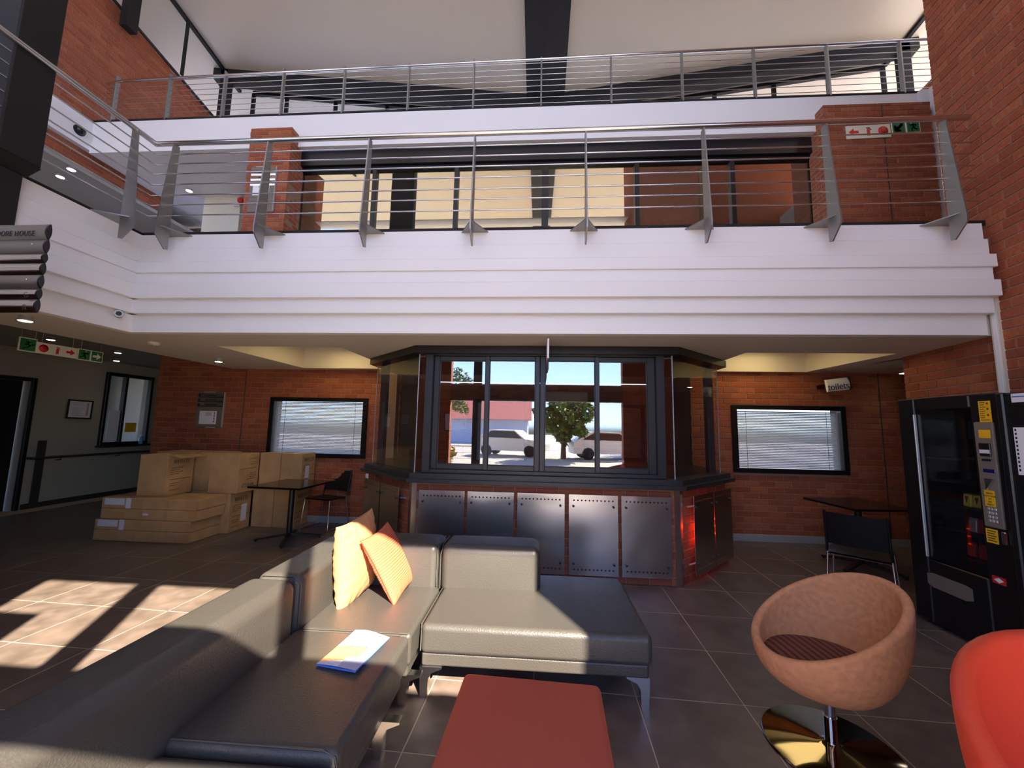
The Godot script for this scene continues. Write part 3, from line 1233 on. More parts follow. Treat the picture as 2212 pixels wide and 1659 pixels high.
func pl(m: MB, x0: float, x1: float, y0: float, y1: float, z: float, back: bool) -> void:
	var a := [Vector3(x0, y0, z), Vector3(x1, y0, z), Vector3(x1, y1, z), Vector3(x0, y1, z)]
	if back:
		m.quad(a[3], a[2], a[1], a[0])
	else:
		m.quad(a[0], a[1], a[2], a[3])

const FL := Vector2(-1.34, -4.19)
const FR := Vector2(1.48, -4.19)
const WL := Vector2(-2.2, -5.02)
const WR := Vector2(2.32, -4.99)

func grown(d: float, back := -6.0) -> Array:
	# kiosk outline pushed out by d
	var k := d * 0.414
	return [Vector2(WL.x - d, back), Vector2(WL.x - d, WL.y + k), Vector2(FL.x - k, FL.y + d), Vector2(FR.x + k, FR.y + d), Vector2(WR.x + d, WR.y + k), Vector2(WR.x + d, back)]

func build_kiosk() -> void:
	var t := thing("reception_kiosk", "brick reception kiosk with black window frames and perforated steel panels, under the balcony", "reception desk", Vector3.ZERO)
	var b := MB.new()
	plan(grown(-0.0065, -5.9), 0, 0.98, b)
	var base := obj("brick_base", b, M.mortar, t)
	bricks(base, Vector3(FL.x + 0.05, 0, FL.y), Vector3.RIGHT, 2.72, 0.98, [], 200, 41, 0.09)
	bricks(base, Vector3(WL.x, 0, WL.y), Vector3(FL.x - WL.x, 0, FL.y - WL.y), 1.14, 0.98, [], 60, 42, 0.02)
	bricks(base, Vector3(FR.x + 0.04, 0, FR.y - 0.04), Vector3(WR.x - FR.x, 0, WR.y - FR.y), 1.1, 0.98, [], 60, 43, 0.1)
	# steel angles on the front corners
	for q in [[FL, -1.0], [FR, 1.0]]:
		var c := MB.new()
		c.box(Vector3(q[0].x - q[1] * 0.024, 0.49, q[0].y + 0.004), Vector3(0.056, 0.98, 0.008))
		c.box(Vector3(q[0].x + q[1] * 0.02, 0.49, q[0].y - 0.016), Vector3(0.056, 0.98, 0.008), Basis(Vector3.UP, q[1] * deg_to_rad(43)))
		obj("corner_angle", c, M.alu, t)
	# sill, two steps
	var s := MB.new()
	plan(grown(0.1, -5.95), 0.965, 1.005, s)
	plan(grown(0.055, -5.95), 1.005, 1.06, s)
	obj("sill", s, M.frame, t)
	s = MB.new()
	plan(grown(0.06, -5.95), 2.375, 2.457, s)
	obj("head_frame", s, M.frame_black, t)
	# front frame with four sashes
	var z := -4.25
	s = MB.new()
	for x in [[-1.26, -1.17], [1.28, 1.37]]:
		s.bx(x[0], x[1], 1.06, 2.38, z - 0.05, z + 0.04, 0.006)
	s.bx(-1.17, 1.28, 1.06, 1.1, z - 0.05, z + 0.04, 0.004)
	s.bx(-1.17, 1.28, 2.36, 2.38, z - 0.05, z + 0.04, 0.004)
	obj("window_frame", s, M.frame, t)
	for q in [[-1.106, -0.584, 0.0, -1.17, -0.53], [-0.533, -0.025, 0.028, -0.584, 0.028], [0.087, 0.63, 0.028, 0.032, 0.68], [0.675, 1.199, 0.0, 0.63, 1.28]]:
		var zz: float = z - 0.022 + q[2]
		s = MB.new()
		s.bx(q[3], q[0], 1.1, 2.36, zz - 0.013, zz + 0.013, 0.004)
		s.bx(q[1], q[4], 1.1, 2.36, zz - 0.013, zz + 0.013, 0.004)
		s.bx(q[0], q[1], 1.1, 1.155, zz - 0.013, zz + 0.013, 0.004)
		s.bx(q[0], q[1], 2.31, 2.36, zz - 0.013, zz + 0.013, 0.004)
		var sash := obj("sliding_sash", s, M.frame, t)
		s = MB.new()
		s.bx(q[0], q[1], 1.155, 2.31, zz - 0.002, zz + 0.002)
		obj("pane", s, M.kiosk_glass, sash)
		s = MB.new()
		for k in [[q[0], q[0] + 0.007, 1.155, 2.31], [q[1] - 0.007, q[1], 1.155, 2.31], [q[0], q[1], 1.155, 1.162], [q[0], q[1], 2.303, 2.31]]:
			s.bx(k[0], k[1], k[2], k[3], zz - 0.006, zz + 0.006)
		obj("gasket", s, M.black_plastic, sash)
	# frameless corner and wing panes
	for q in [[Vector2(-1.26, -4.22), Vector2(-1.335, -4.22), Vector2(-2.16, -5.03)], [Vector2(1.37, -4.22), Vector2(1.455, -4.22), Vector2(2.27, -5.0)]]:
		for k in 2:
			var p0: Vector2 = q[k]
			var p1: Vector2 = q[k + 1]
			var d := p1 - p0
			s = MB.new()
			s.box(Vector3((p0.x + p1.x) * 0.5, 1.7175, (p0.y + p1.y) * 0.5), Vector3(d.length(), 1.315, 0.008), Basis(Vector3.UP, -d.angle()))
			obj("corner_pane" if k == 0 else "wing_pane", s, M.kiosk_glass if k == 0 else M.wing_glass, t)
			s = MB.new()
			s.bx(p1.x - 0.003, p1.x + 0.003, 1.06, 2.375, p1.y - 0.006, p1.y + 0.008)
			obj("glass_edge", s, M.alu_matt, t)
		# dark post standing inside the wing
		s = MB.new()
		var c: Vector2 = (q[1] as Vector2).lerp(q[2], 0.86) + Vector2(0, -0.1)
		s.bx(c.x - 0.04, c.x + 0.04, 1.06, 2.375, c.y - 0.05, c.y + 0.05, 0.004)
		obj("inner_post", s, M.frame, t)
	# steel panels on stand-offs
	var sheet_mesh := perforated(0.492, 0.8)
	var knob := MB.new()
	knob.cyl(Vector3(0, 0, -0.055), Vector3(0, 0, 0.02), 0.008, 0.008, 8)
	knob.cyl(Vector3(0, 0, 0.004), Vector3(0, 0, 0.02), 0.0125, 0.011, 12)
	var knob_mesh := knob.mesh()
	var places := []
	for x in [-1.246, -0.724, -0.194, 0.342, 0.878]:
		places.append(Transform3D(Basis.from_scale(Vector3(0.492 / 0.492 if x < 0.3 else 1.02, 1, 1)), Vector3(x, 0.088, -4.135)))
	for q in [[FR, WR, 1.0], [FL, WL, -1.0]]:
		var d: Vector2 = (q[1] - q[0]).normalized()
		var u: Vector3 = Vector3(d.x, 0, d.y) * q[2]
		var nrm: Vector3 = u.cross(Vector3.UP)
		for a in [0.16, 0.65]:
			var o: Vector3 = Vector3(q[0].x, 0.088, q[0].y) + Vector3(d.x, 0, d.y) * (a if q[2] > 0 else a + 0.47) + nrm * 0.075
			places.append(Transform3D(Basis(u * 0.955, Vector3.UP, nrm), o))
	for k in places.size():
		var o := obj("steel_panel", sheet_mesh, M.panel_steel, t)
		o.transform = places[k]
		for c in [Vector2(0.045, 0.115), Vector2(0.447, 0.115), Vector2(0.045, 0.685), Vector2(0.447, 0.685)]:
			obj("standoff_knob", knob_mesh, M.cap, o, Vector3(c.x, c.y, 0))
	# a heater glows behind the right wing panels
	var hb := MB.new()
	var hd := (WR - FR).normalized()
	for y in [0.42, 0.5, 0.58]:
		hb.cyl(Vector3(FR.x + hd.x * 0.3 + 0.03, y, FR.y + hd.y * 0.3 + 0.032), Vector3(FR.x + hd.x * 1.0 + 0.03, y, FR.y + hd.y * 1.0 + 0.032), 0.008, 0.008, 8)
	obj("heater_lamp_bar", hb, M.heater, t)
	var hl := OmniLight3D.new()
	hl.name = "heater_light"
	hl.light_color = Color(1.0, 0.28, 0.05)
	hl.light_energy = 0.05
	hl.light_size = 0.02
	hl.shadow_enabled = true
	hl.omni_attenuation = 2.0
	hl.position = Vector3(FR.x + hd.x * 0.4 + 0.035, 0.5, FR.y + hd.y * 0.4 + 0.045)
	add_child(hl)
	# two pale arms that reach past the first wing panel on either side
	s = MB.new()
	for y in [0.2, 0.78]:
		s.cyl(Vector3(1.58, y, -4.24), Vector3(1.66, y + 0.01, -4.27), 0.008)
		s.cyl(Vector3(-1.43, y, -4.24), Vector3(-1.5, y - 0.01, -4.29), 0.008)
	obj("bracket", s, M.alu_matt, t)
	# shallow worktop inside, seen through the wing glass
	s = MB.new()
	plan(grown(-0.12, -5.9), 0.98, 1.0, s)
	obj("worktop", s, M.desk_wood, t)

func build_office() -> void:
	var m := MB.new()
	m.bx(-2.4, 2.6, 0, 2.46, -8.0, -7.8)
	m.bx(-2.42, -2.25, 0, 2.46, -7.8, -6.0)
	m.bx(2.35, 2.55, 0, 2.46, -7.8, -6.0)
	var w := struct("wall_office", m, M.mortar, "brick walls of the office seen through the kiosk windows", "wall")
	bricks(w, Vector3(-2.25, 0, -7.79), Vector3.RIGHT, 4.6, 2.46, [], 0, 51, 0.0)
	var d := MB.new()
	d.bx(-1.2, -0.25, 0, 2.05, -7.79, -7.76)
	var dr := struct("door_2", d, M.house_wall, "pale door standing in the brick wall of the office", "door")
	d = MB.new()
	d.bx(-1.27, -1.2, 0, 2.12, -7.79, -7.73, 0.005)
	d.bx(-0.25, -0.18, 0, 2.12, -7.79, -7.73, 0.005)
	d.bx(-1.2, -0.25, 2.05, 2.12, -7.79, -7.73, 0.005)
	obj("frame", d, M.frame_black, dr)
	blind_window("window_7", "office window with a white venetian blind behind the kiosk's right panes", 0.95, 2.1, 0.95, 2.05, -7.75)
	var t := thing("air_conditioner", "cream air conditioner high on the office wall behind the kiosk glass", "air conditioner", Vector3(0.56, 2.14, -7.66))
	m = MB.new()
	m.rbox(Vector3.ZERO, Vector3(0.86, 0.28, 0.22), 0.05)
	obj("casing", m, M.cream, t)
	m = MB.new()
	for k in 4:
		m.bx(-0.38, 0.38, -0.115 + k * 0.012, -0.109 + k * 0.012, 0.09, 0.112)
	obj("louvre", m, M.grey_paint, t)
	t = thing("wall_notice", "black framed white notice tilted on the office wall inside the kiosk", "notice", Vector3(-1.64, 1.66, -7.77))
	t.rotation.z = 0.07
	picture(t, 0.5, 0.38)
	t = thing("office_desk", "office desk with a blue front inside the kiosk", "desk", Vector3(0.9, 0, -6.4))
	m = MB.new()
	m.bx(-1.1, 1.2, 0.72, 0.75, -0.35, 0.35, 0.006)
	obj("desk_top", m, M.desk_wood, t)
	m = MB.new()
	m.bx(-1.1, -1.06, 0, 0.72, -0.3, 0.3)
	m.bx(1.16, 1.2, 0, 0.72, -0.3, 0.3)
	obj("side_panel", m, M.house_wall, t)
	var bo := spray_bottle("pink spray bottle standing on the kiosk worktop behind the right pane", Vector3(1.02, 1.0, -4.72), M.bottle_pink)
	bo.scale = Vector3.ONE * 1.0

func picture(t: Node3D, w: float, h: float) -> void:
	var m := MB.new()
	var f := 0.025
	for q in [[-w / 2, w / 2, h / 2 - f, h / 2], [-w / 2, w / 2, -h / 2, -h / 2 + f], [-w / 2, -w / 2 + f, -h / 2 + f, h / 2 - f], [w / 2 - f, w / 2, -h / 2 + f, h / 2 - f]]:
		m.bx(q[0], q[1], q[2], q[3], -0.01, 0.015, 0.003)
	obj("frame", m, M.frame_black, t)
	m = MB.new()
	m.quad(Vector3(-w / 2 + f, -h / 2 + f, 0.004), Vector3(w / 2 - f, -h / 2 + f, 0.004), Vector3(w / 2 - f, h / 2 - f, 0.004), Vector3(-w / 2 + f, h / 2 - f, 0.004))
	if not M.has("notice_print"):
		sheet("notice_print", Color(0.93, 0.93, 0.95), Color(0.55, 0.55, 0.58), 160, 112, func(im: Image, ink: Color):
			print_rows(im, Color(0.75, 0.6, 0.58), 30, 10, 80, 3, 8, 2, 3)
			print_rows(im, ink, 24, 44, 90, 7, 9, 2, 4)
			for k in 9:
				im.fill_rect(Rect2i(128, 10 + k * 10, 14, 7), Color(0.84, 0.52, 0.5)))
	obj("sheet", m, M.notice_print, t)

func spray_bottle(label: String, at: Vector3, m0: Material) -> Node3D:
	var t := thing("spray_bottle", label, "bottle", at)
	var m := MB.new()
	m.lathe([Vector2(0, 0), Vector2(0.036, 0), Vector2(0.038, 0.02), Vector2(0.038, 0.1), Vector2(0.03, 0.135), Vector2(0.013, 0.155), Vector2(0.013, 0.17), Vector2(0, 0.17)], 16)
	obj("bottle", m, m0, t)
	m = MB.new()
	m.bx(-0.045, 0.022, 0.178, 0.205, -0.011, 0.011, 0.004)
	m.cyl(Vector3(0, 0.165, 0), Vector3(0, 0.182, 0), 0.014)
	m.box(Vector3(-0.03, 0.16, 0), Vector3(0.008, 0.035, 0.012), Basis(Vector3.BACK, 0.4))
	obj("trigger", m, M.paper, t)
	return t

func build_railings() -> void:
	var t := thing("balcony_railing", "stainless steel railing with tapered plate posts along the balcony edge", "railing", Vector3.ZERO)
	var m := MB.new()
	m.tube([Vector3(3.76, 4.36, -3.35), Vector3(-3.87, 4.345, -3.35), Vector3(-3.87, 4.34, 0.9)], 0.024, 14)
	obj("handrail", m, M.alu, t)
	for y in [4.255, 4.151, 4.043, 3.93, 3.814, 3.71, 3.598]:
		m = MB.new()
		m.tube([Vector3(3.8, y, -3.385), Vector3(-3.9, y, -3.385), Vector3(-3.9, y, 0.9)], 0.0065, 8)
		obj("rod", m, M.alu, t)
	var prof := PackedVector2Array([Vector2(0, 3.25), Vector2(0.035, 3.24), Vector2(0.137, 3.35), Vector2(0.143, 3.4), Vector2(0.062, 4.34), Vector2(0, 4.34)])
	var pm := MB.new()
	pm.prism(prof, 0.012, Transform3D(Basis(Vector3(0, 0, 1), Vector3.UP, Vector3(-1, 0, 0)), Vector3(0.006, 0, -0.055)))
	var gm := MB.new()
	gm.prism(PackedVector2Array([Vector2(-0.14, 0.19), Vector2(0.14, 0.19), Vector2(0.01, -0.04), Vector2(-0.01, -0.04)]), 0.01, Transform3D(Basis(Vector3.RIGHT, Vector3(0, 0, -1), Vector3.UP), Vector3(0, 3.445, 0)))
	var pmesh := pm.mesh()
	var gmesh := gm.mesh()
	for x in [-3.67, -2.68, -1.655, -0.624, 0.425, 1.496, 2.56, 3.558]:
		var o := obj("post", pmesh, M.galv, t, Vector3(x, 0, -3.345))
		obj("gusset", gmesh, M.galv, o, Vector3(0, 0, 0))
	for z in [-3.15, -2.0, -0.9]:
		var o := obj("post", pmesh, M.galv, t, Vector3(-3.845, 0, z), PI / 2)
		obj("gusset", gmesh, M.galv, o)
	t = thing("gallery_railing", "thin steel railing along the upper gallery edge under the roof", "railing", Vector3.ZERO)
	m = MB.new()
	m.tube([Vector3(7.6, 8.5, -6.5), Vector3(-8.4, 8.36, -6.5), Vector3(-8.75, 8.3, -6.5)], 0.024, 12)
	obj("handrail", m, M.alu, t)
	for k in 8:
		var y := 7.5 + 0.98 * (k + 0.7) / 8.3
		m = MB.new()
		m.tube([Vector3(7.6, y, -6.52), Vector3(-8.75, y - 0.07, -6.52)], 0.006, 6)
		obj("rod", m, M.alu, t)
	for x in [-8.55, -7.4, -6.235, -5.03, -3.796, -2.522, -1.267, 0.005, 1.29, 2.563, 3.829, 5.089, 6.314]:
		m = MB.new()
		m.box(Vector3(0, 0.49, 0), Vector3(0.028, 1.0, 0.075), Basis.IDENTITY, 0.003)
		obj("post", m, M.galv, t, Vector3(x, 7.48, -6.52))
	return


func leg_mesh() -> ArrayMesh:
	var m := MB.new()
	m.prism(PackedVector2Array([Vector2(-0.022, 0), Vector2(0.018, 0), Vector2(0.022, 0.1), Vector2(0.04, 0.135), Vector2(0.1, 0.16), Vector2(0.1, 0.168), Vector2(-0.03, 0.168), Vector2(-0.03, 0.13)]), 0.05, Transform3D(Basis.IDENTITY, Vector3(0, 0, -0.025)))
	return m.mesh()

# soft block in room coordinates, made relative to the thing it belongs to
func block(t: Node3D, called: String, x0: float, x1: float, y0: float, y1: float, z0: float, z1: float, r: float, puff := Vector3.ZERO, mt: Material = null) -> MeshInstance3D:
	var m := MB.new()
	m.rbox(Vector3(x0 + x1, y0 + y1, z0 + z1) * 0.5 - t.position, Vector3(x1 - x0, y1 - y0, z1 - z0), r, 4, 5 if puff != Vector3.ZERO else 1, puff)
	return obj(called, m, mt if mt else M.leather, t)

func seam(t: Node3D, pts: Array, r := 0.004) -> void:
	var q := []
	for p in pts:
		q.append(p - t.position)
	var m := MB.new()
	m.tube(q, r, 6)
	obj("piping", m, M.piping, t)

func build_sofas() -> void:
	var lm := leg_mesh()
	# chaise
	var t := thing("chaise_sofa", "black leather chaise section with half-width backrest in front of the steel panels", "sofa", Vector3(0, 0, -2.8))
	block(t, "base", -0.665, 0.655, 0.168, 0.243, -3.2, -2.395, 0.014)
	block(t, "seat_cushion", -0.672, 0.675, 0.238, 0.405, -3.25, -2.375, 0.035, Vector3(0, 0.012, 0.004))
	block(t, "backrest", -0.69, 0.035, 0.36, 0.705, -3.2, -2.895, 0.055, Vector3(0.006, 0.008, 0.012))
	seam(t, [Vector3(-0.674, 0.395, -3.2), Vector3(-0.674, 0.395, -2.41), Vector3(-0.667, 0.26, -2.378)])
	seam(t, [Vector3(-0.69, 0.4, -2.9), Vector3(-0.692, 0.64, -2.905), Vector3(-0.688, 0.695, -2.98), Vector3(-0.688, 0.695, -3.16)])
	for q in [[-0.64, -2.41, 1.0], [0.63, -2.43, -1.0], [-0.64, -3.16, 1.0], [0.63, -3.16, -1.0]]:
		var o := obj("leg", lm, M.alu, t, Vector3(q[0], 0, q[1] + 2.8))
		o.scale.x = q[2]
		if q[2] < 0:
			o.rotation.y = PI
			o.scale.x = 1.0
	# corner
	t = thing("corner_sofa", "black leather corner section holding the two orange cushions", "sofa", Vector3(-1.15, 0, -2.7))
	block(t, "base", -1.6, -0.71, 0.168, 0.243, -3.18, -2.28, 0.014)
	block(t, "seat_cushion", -1.345, -0.69, 0.238, 0.41, -2.895, -2.25, 0.025, Vector3(0, 0.012, 0.003))
	block(t, "backrest", -1.35, -0.712, 0.3, 0.705, -3.2, -2.885, 0.05, Vector3(0, 0.008, 0.01))
	block(t, "arm", -1.62, -1.338, 0.17, 0.7, -3.2, -2.235, 0.05, Vector3(0.006, 0.006, 0.004))
	seam(t, [Vector3(-1.33, 0.408, -2.258), Vector3(-0.71, 0.41, -2.258)], 0.004)
	seam(t, [Vector3(-0.695, 0.408, -2.27), Vector3(-0.695, 0.408, -2.87)], 0.004)
	seam(t, [Vector3(-1.345, 0.24, -2.245), Vector3(-1.345, 0.65, -2.245), Vector3(-1.39, 0.692, -2.245), Vector3(-1.58, 0.692, -2.245)])
	seam(t, [Vector3(-0.716, 0.42, -2.89), Vector3(-0.716, 0.66, -2.9), Vector3(-0.718, 0.695, -2.95), Vector3(-0.718, 0.695, -3.16)])
	for q in [[-0.74, -2.33], [-1.5, -2.33], [-0.74, -3.14], [-1.5, -3.14]]:
		obj("leg", lm, M.alu, t, Vector3(q[0] + 1.15, 0, q[1] + 2.7))
	# long left section
	t = thing("bench_sofa", "long black leather section with the magazine on its seat, nearest the viewer", "sofa", Vector3(-1.15, 0, -1.2))
	block(t, "base", -1.6, -0.715, 0.168, 0.243, -2.2, 0.1, 0.014)
	block(t, "seat_cushion", -1.36, -0.69, 0.238, 0.415, -2.24, -1.458, 0.032, Vector3(0, 0.014, 0.004))
	block(t, "seat_cushion", -1.36, -0.69, 0.225, 0.385, -1.445, -0.64, 0.032, Vector3(0, 0.01, 0.004))
	block(t, "seat_cushion", -1.36, -0.69, 0.225, 0.385, -0.63, 0.12, 0.032)
	block(t, "backrest", -1.635, -1.345, 0.18, 0.7, -2.225, 0.15, 0.065, Vector3(0.008, 0.006, 0.004))
	seam(t, [Vector3(-1.33, 0.412, -1.468), Vector3(-0.75, 0.412, -1.468), Vector3(-0.705, 0.395, -1.466), Vector3(-0.694, 0.36, -1.464), Vector3(-0.692, 0.26, -1.464)])
	seam(t, [Vector3(-1.33, 0.412, -2.23), Vector3(-0.74, 0.412, -2.23)])
	for q in [[-0.735, -1.98], [-0.735, -0.3], [-1.5, -1.98], [-1.5, -0.3]]:
		obj("leg", lm, M.alu, t, Vector3(q[0] + 1.15, 0, q[1] + 1.2))

func pillow(t: Node3D, w: float, h: float, th: float, mt: Material, wrinkle: float, sd: int) -> void:
	var n := 34
	var nz := noise(1.0, 3, sd)
	for side in [1.0, -1.0]:
		var G := []
		for j in n + 1:
			var row := []
			for i in n + 1:
				var u := -1.0 + 2.0 * i / n
				var v := -1.0 + 2.0 * j / n
				u = sin(u * PI / 2.0)
				v = sin(v * PI / 2.0)
				var x := w * 0.5 * u * (1.0 - 0.075 * (1.0 - v * v) * absf(u))
				var y := h * 0.5 * v * (1.0 - 0.075 * (1.0 - u * u) * absf(v))
				var f := (1.0 - u * u) * (1.0 - v * v)
				var z := th * 0.5 * pow(f, 0.42)
				var edge := (1.0 - absf(u))
				var near_edge := maxf(0.0, 1.0 - f * 1.6)
				z += wrinkle * f * nz.get_noise_2d(x * 26.0 * side, y * 26.0)
				z += wrinkle * 0.55 * near_edge * minf(1.0, f * 9.0) * sin((y * 95.0 + 3.0 * nz.get_noise_2d(y * 8.0, x * 6.0)) if edge < 1.0 - absf(v) else (x * 95.0 + 3.0 * nz.get_noise_2d(x * 8.0, y * 6.0)))
				row.append(Vector3(x, y, z * side))
			if side < 0:
				row.reverse()
			G.append(row)
		var m := MB.new()
		m.surf(G, true, false)
		obj("cover_panel", m, mt, t)
	# seam cord round the edge
	var pts := []
	for k in 4:
		for i in 10:
			var a := -1.0 + 2.0 * i / 10.0
			var q := [Vector2(a, -1), Vector2(1, a), Vector2(-a, 1), Vector2(-1, -a)][k] as Vector2
			pts.append(Vector3(w * 0.5 * q.x * (1.0 - 0.075 * (1.0 - q.y * q.y) * absf(q.x)), h * 0.5 * q.y * (1.0 - 0.075 * (1.0 - q.x * q.x) * absf(q.y)), 0))
	pts.append(pts[0])
	var c := MB.new()
	c.tube(pts, 0.0035, 6)
	obj("seam_cord", c, mt, t)

func build_soft() -> void:
	var t := thing("yellow_cushion", "yellow-orange crumpled cushion standing against the sofa's left arm", "cushion", Vector3(-1.235, 0.66, -2.7))
	t.basis = Basis(Vector3(0, 0, 1), 0.06) * Basis(Vector3.UP, PI / 2 - 0.06) * Basis(Vector3(0, 0, 1), 0.05)
	pillow(t, 0.47, 0.54, 0.19, M.yellow_cloth, 0.012, 3)
	t = thing("rust_cushion", "rust-orange ribbed cushion leaning on the yellow one", "cushion", Vector3(-1.02, 0.622, -2.77))
	var x := Vector3(0.03, 0.06, -1).normalized()
	var y := Vector3(-0.5, 0.86, -0.12)
	y = (y - x * y.dot(x)).normalized()
	t.basis = Basis(x, y, x.cross(y))
	pillow(t, 0.42, 0.47, 0.13, M.rust_rib, 0.004, 5)
	# magazine
	t = thing("magazine", "glossy magazine with a brick building on its cover, lying on the leather seat", "magazine", Vector3(-0.905, 0.431, -2.03), -0.16)
	var m := MB.new()
	m.bx(-0.105, 0.105, 0.0, 0.008, -0.15, 0.15, 0.001)
	obj("pages", m, M.blue_page, t)
	sheet("cover_print", Color(0.95, 0.96, 1.0), Color(0.85, 0.5, 0.35), 192, 270, func(im: Image, ink: Color):
		for j in 270:
			for i in 192:
				var c := Color(0.93, 0.95, 1.0).lerp(Color(0.72, 0.78, 0.92), clampf((j - 120) / 150.0, 0, 1))
				if j > 60 + absf(i - 120) * 0.25 and j < 95 + i * 0.1 and i > 50:
					c = Color(0.93, 0.74, 0.62)
				if j > 130 - i * 0.15 and j < 250 - i * 0.25 and i < 150:
					c = Color(0.9, 0.62, 0.42).lerp(Color(0.78, 0.48, 0.32), float((j / 7 + i / 19) % 2) * 0.5)
				if i > 100 and j > 175 + (192 - i) * 0.3:
					c = Color(0.62, 0.66, 0.8)
				im.set_pixel(i, j, c)
		for k in 3:
			im.fill_rect(Rect2i(60 + k * 34, 120 - k * 6, 16, 5), Color(0.3, 0.3, 0.35)))
	var G := []
	for j in 9:
		var row := []
		for i in 9:
			var u := i / 8.0
			var v := j / 8.0
			var lift := 0.012 * pow(v, 3) * (0.4 + 0.6 * sin(u * PI * 1.3 + 0.4)) + 0.004 * sin(u * PI)
			row.append(Vector3(-0.105 + 0.21 * u, 0.0095 + lift, 0.15 - 0.3 * v))
		G.append(row)
	m = MB.new()
	m.surf(G, true, false)
	obj("cover", m, M.cover_print, t)
	# ottoman
	t = thing("red_ottoman", "square red fabric ottoman in front of the chaise", "ottoman", Vector3(-0.027, 0, -1.675), -0.045)
	m = MB.new()
	m.rbox(Vector3(0, 0.21, 0), Vector3(0.655, 0.34, 0.655), 0.03, 4, 5, Vector3(0, 0.008, 0))
	obj("upholstery", m, M.red_cloth, t)
	m = MB.new()
	for sx in [-0.27, 0.27]:
		for sz in [-0.27, 0.27]:
			m.cyl(Vector3(sx, 0, sz), Vector3(sx, 0.05, sz), 0.02, 0.024, 12)
	obj("feet", m, M.black_plastic, t)

# swivel tub chair: a bowl whose rim rises towards the back; local +x is where it faces
func tub(t: Node3D, mt: Material, seat_mt: Material, y0: float, front: float, back: float, r0: float, r1: float, wall: float, seat_y: float, power := 1.0) -> void:
	var seg := 56
	var rows := 16
	var G := []
	var rim := func(a: float) -> float: return lerpf(front, back, pow((1.0 - cos(a)) * 0.5, power))
	var rad := func(a: float) -> float: return r1 * (1.0 + 0.07 * (1.0 - cos(a)) * 0.5)
	var at := func(a: float, s: float, inset: float) -> Vector3:
		var h: float = rim.call(a)
		var top: float = rad.call(a)
		var r: float = r0 + (top - r0) * pow(sin(s * PI / 2.0), 0.72)
		var y := y0 + (h - y0) * pow(s, 1.55)
		r = maxf(r - inset, 0.0)
		return Vector3(cos(a) * r, y + inset * (1.0 - s) * 0.6, -sin(a) * r * 0.94)
	for j in rows + 1:
		var row := []
		for i in seg + 1:
			row.append(at.call(TAU * i / seg, float(j) / rows, 0.0))
		G.append(row)
	for k in range(1, 6):
		var b := PI * k / 6.0
		var row := []
		for i in seg + 1:
			var a := TAU * i / seg
			var o: Vector3 = at.call(a, 1.0, wall * 0.5 * (1.0 - cos(b)))
			row.append(o + Vector3(0, wall * 0.5 * sin(b), 0))
		G.append(row)
	for j in range(rows, 3, -1):
		var row := []
		for i in seg + 1:
			row.append(at.call(TAU * i / seg, float(j) / rows, wall))
		G.append(row)
	var m := MB.new()
	m.surf(G, true, true)
	var last: Array = G[G.size() - 1]
	var first: Array = G[0]
	var lo := Vector3(0, first[0].y, 0)
	for i in seg:
		m.ftri(first[i + 1], first[i], lo)
	obj("shell", m, mt, t)
	# seat cushion: round pad trimmed to the bowl
	m = MB.new()
	var S := []
	for k in 7:
		var row := []
		for i in seg + 1:
			var a := TAU * i / seg
			# where the inside of the shell meets the seat level
			var s := 1.0
			var h: float = rim.call(a)
			s = pow(clampf((seat_y - 0.03 - y0) / (h - y0), 0.0, 0.95), 1.0 / 1.55)
			var q: Vector3 = at.call(a, s, wall * 0.7)
			var f: float = [1.0, 1.0, 0.95, 0.8, 0.5, 0.25, 0.0][k]
			row.append(Vector3(q.x * f, seat_y + [-0.05, -0.01, 0.006, 0.012, 0.014, 0.015, 0.015][k], q.z * f))
		S.append(row)
	m.surf(S, true, true)
	for k in m.p.size():
		m.t[k] = Vector2(m.p[k].x, m.p[k].z)
	obj("seat_pad", m, seat_mt, t)

func pedestal(t: Node3D, y1: float, r: float) -> void:
	var m := MB.new()
	m.cyl(Vector3(0, 0.02, 0), Vector3(0, y1 * 0.55, 0), 0.03, 0.03, 20)
	m.cyl(Vector3(0, y1 * 0.5, 0), Vector3(0, y1 + 0.02, 0), 0.024, 0.024, 20)
	obj("stem", m, M.chrome, t)
	m = MB.new()
	m.lathe([Vector2(0, 0), Vector2(r, 0), Vector2(r, 0.006), Vector2(r - 0.006, 0.011), Vector2(0.06, 0.022), Vector2(0.034, 0.035), Vector2(0, 0.035)], 64)
	obj("disc_base", m, M.mirror_disc, t)

func build_seats() -> void:
	var t := thing("tub_chair", "peach fabric tub swivel chair with brown seat pad on a chrome stem", "armchair", Vector3(1.5, 0, -2.22), PI + 0.05)
	pedestal(t, 0.28, 0.3)
	tub(t, M.peach_cloth, M.corduroy, 0.275, 0.45, 0.8, 0.09, 0.33, 0.045, 0.42)
	t = thing("shell_chair", "bright red leatherette shell chair at the right edge, nearest the viewer", "armchair", Vector3(1.54, 0, -1.0), -PI / 2 - 0.35)
	pedestal(t, 0.3, 0.3)
	tub(t, M.red_shell, M.red_shell, 0.3, 0.46, 0.93, 0.14, 0.44, 0.055, 0.5, 0.75)

func build_tables() -> void:
	table("square black pedestal table beside the stacked cartons", Vector3(-3.34, 0, -5.2), 0.74, -0.06)
	table("dark table half hidden behind the vending machine", Vector3(3.85, 0, -5.0), 0.74, 0.1)
	stack_chair("black stacking chair with chrome legs by the wall left of the kiosk", Vector3(-3.22, 0, -5.86), -0.22)
	stack_chair("black mesh-back stacking chair with chrome legs beside the vending machine", Vector3(3.14, 0, -4.08), PI - 0.75)

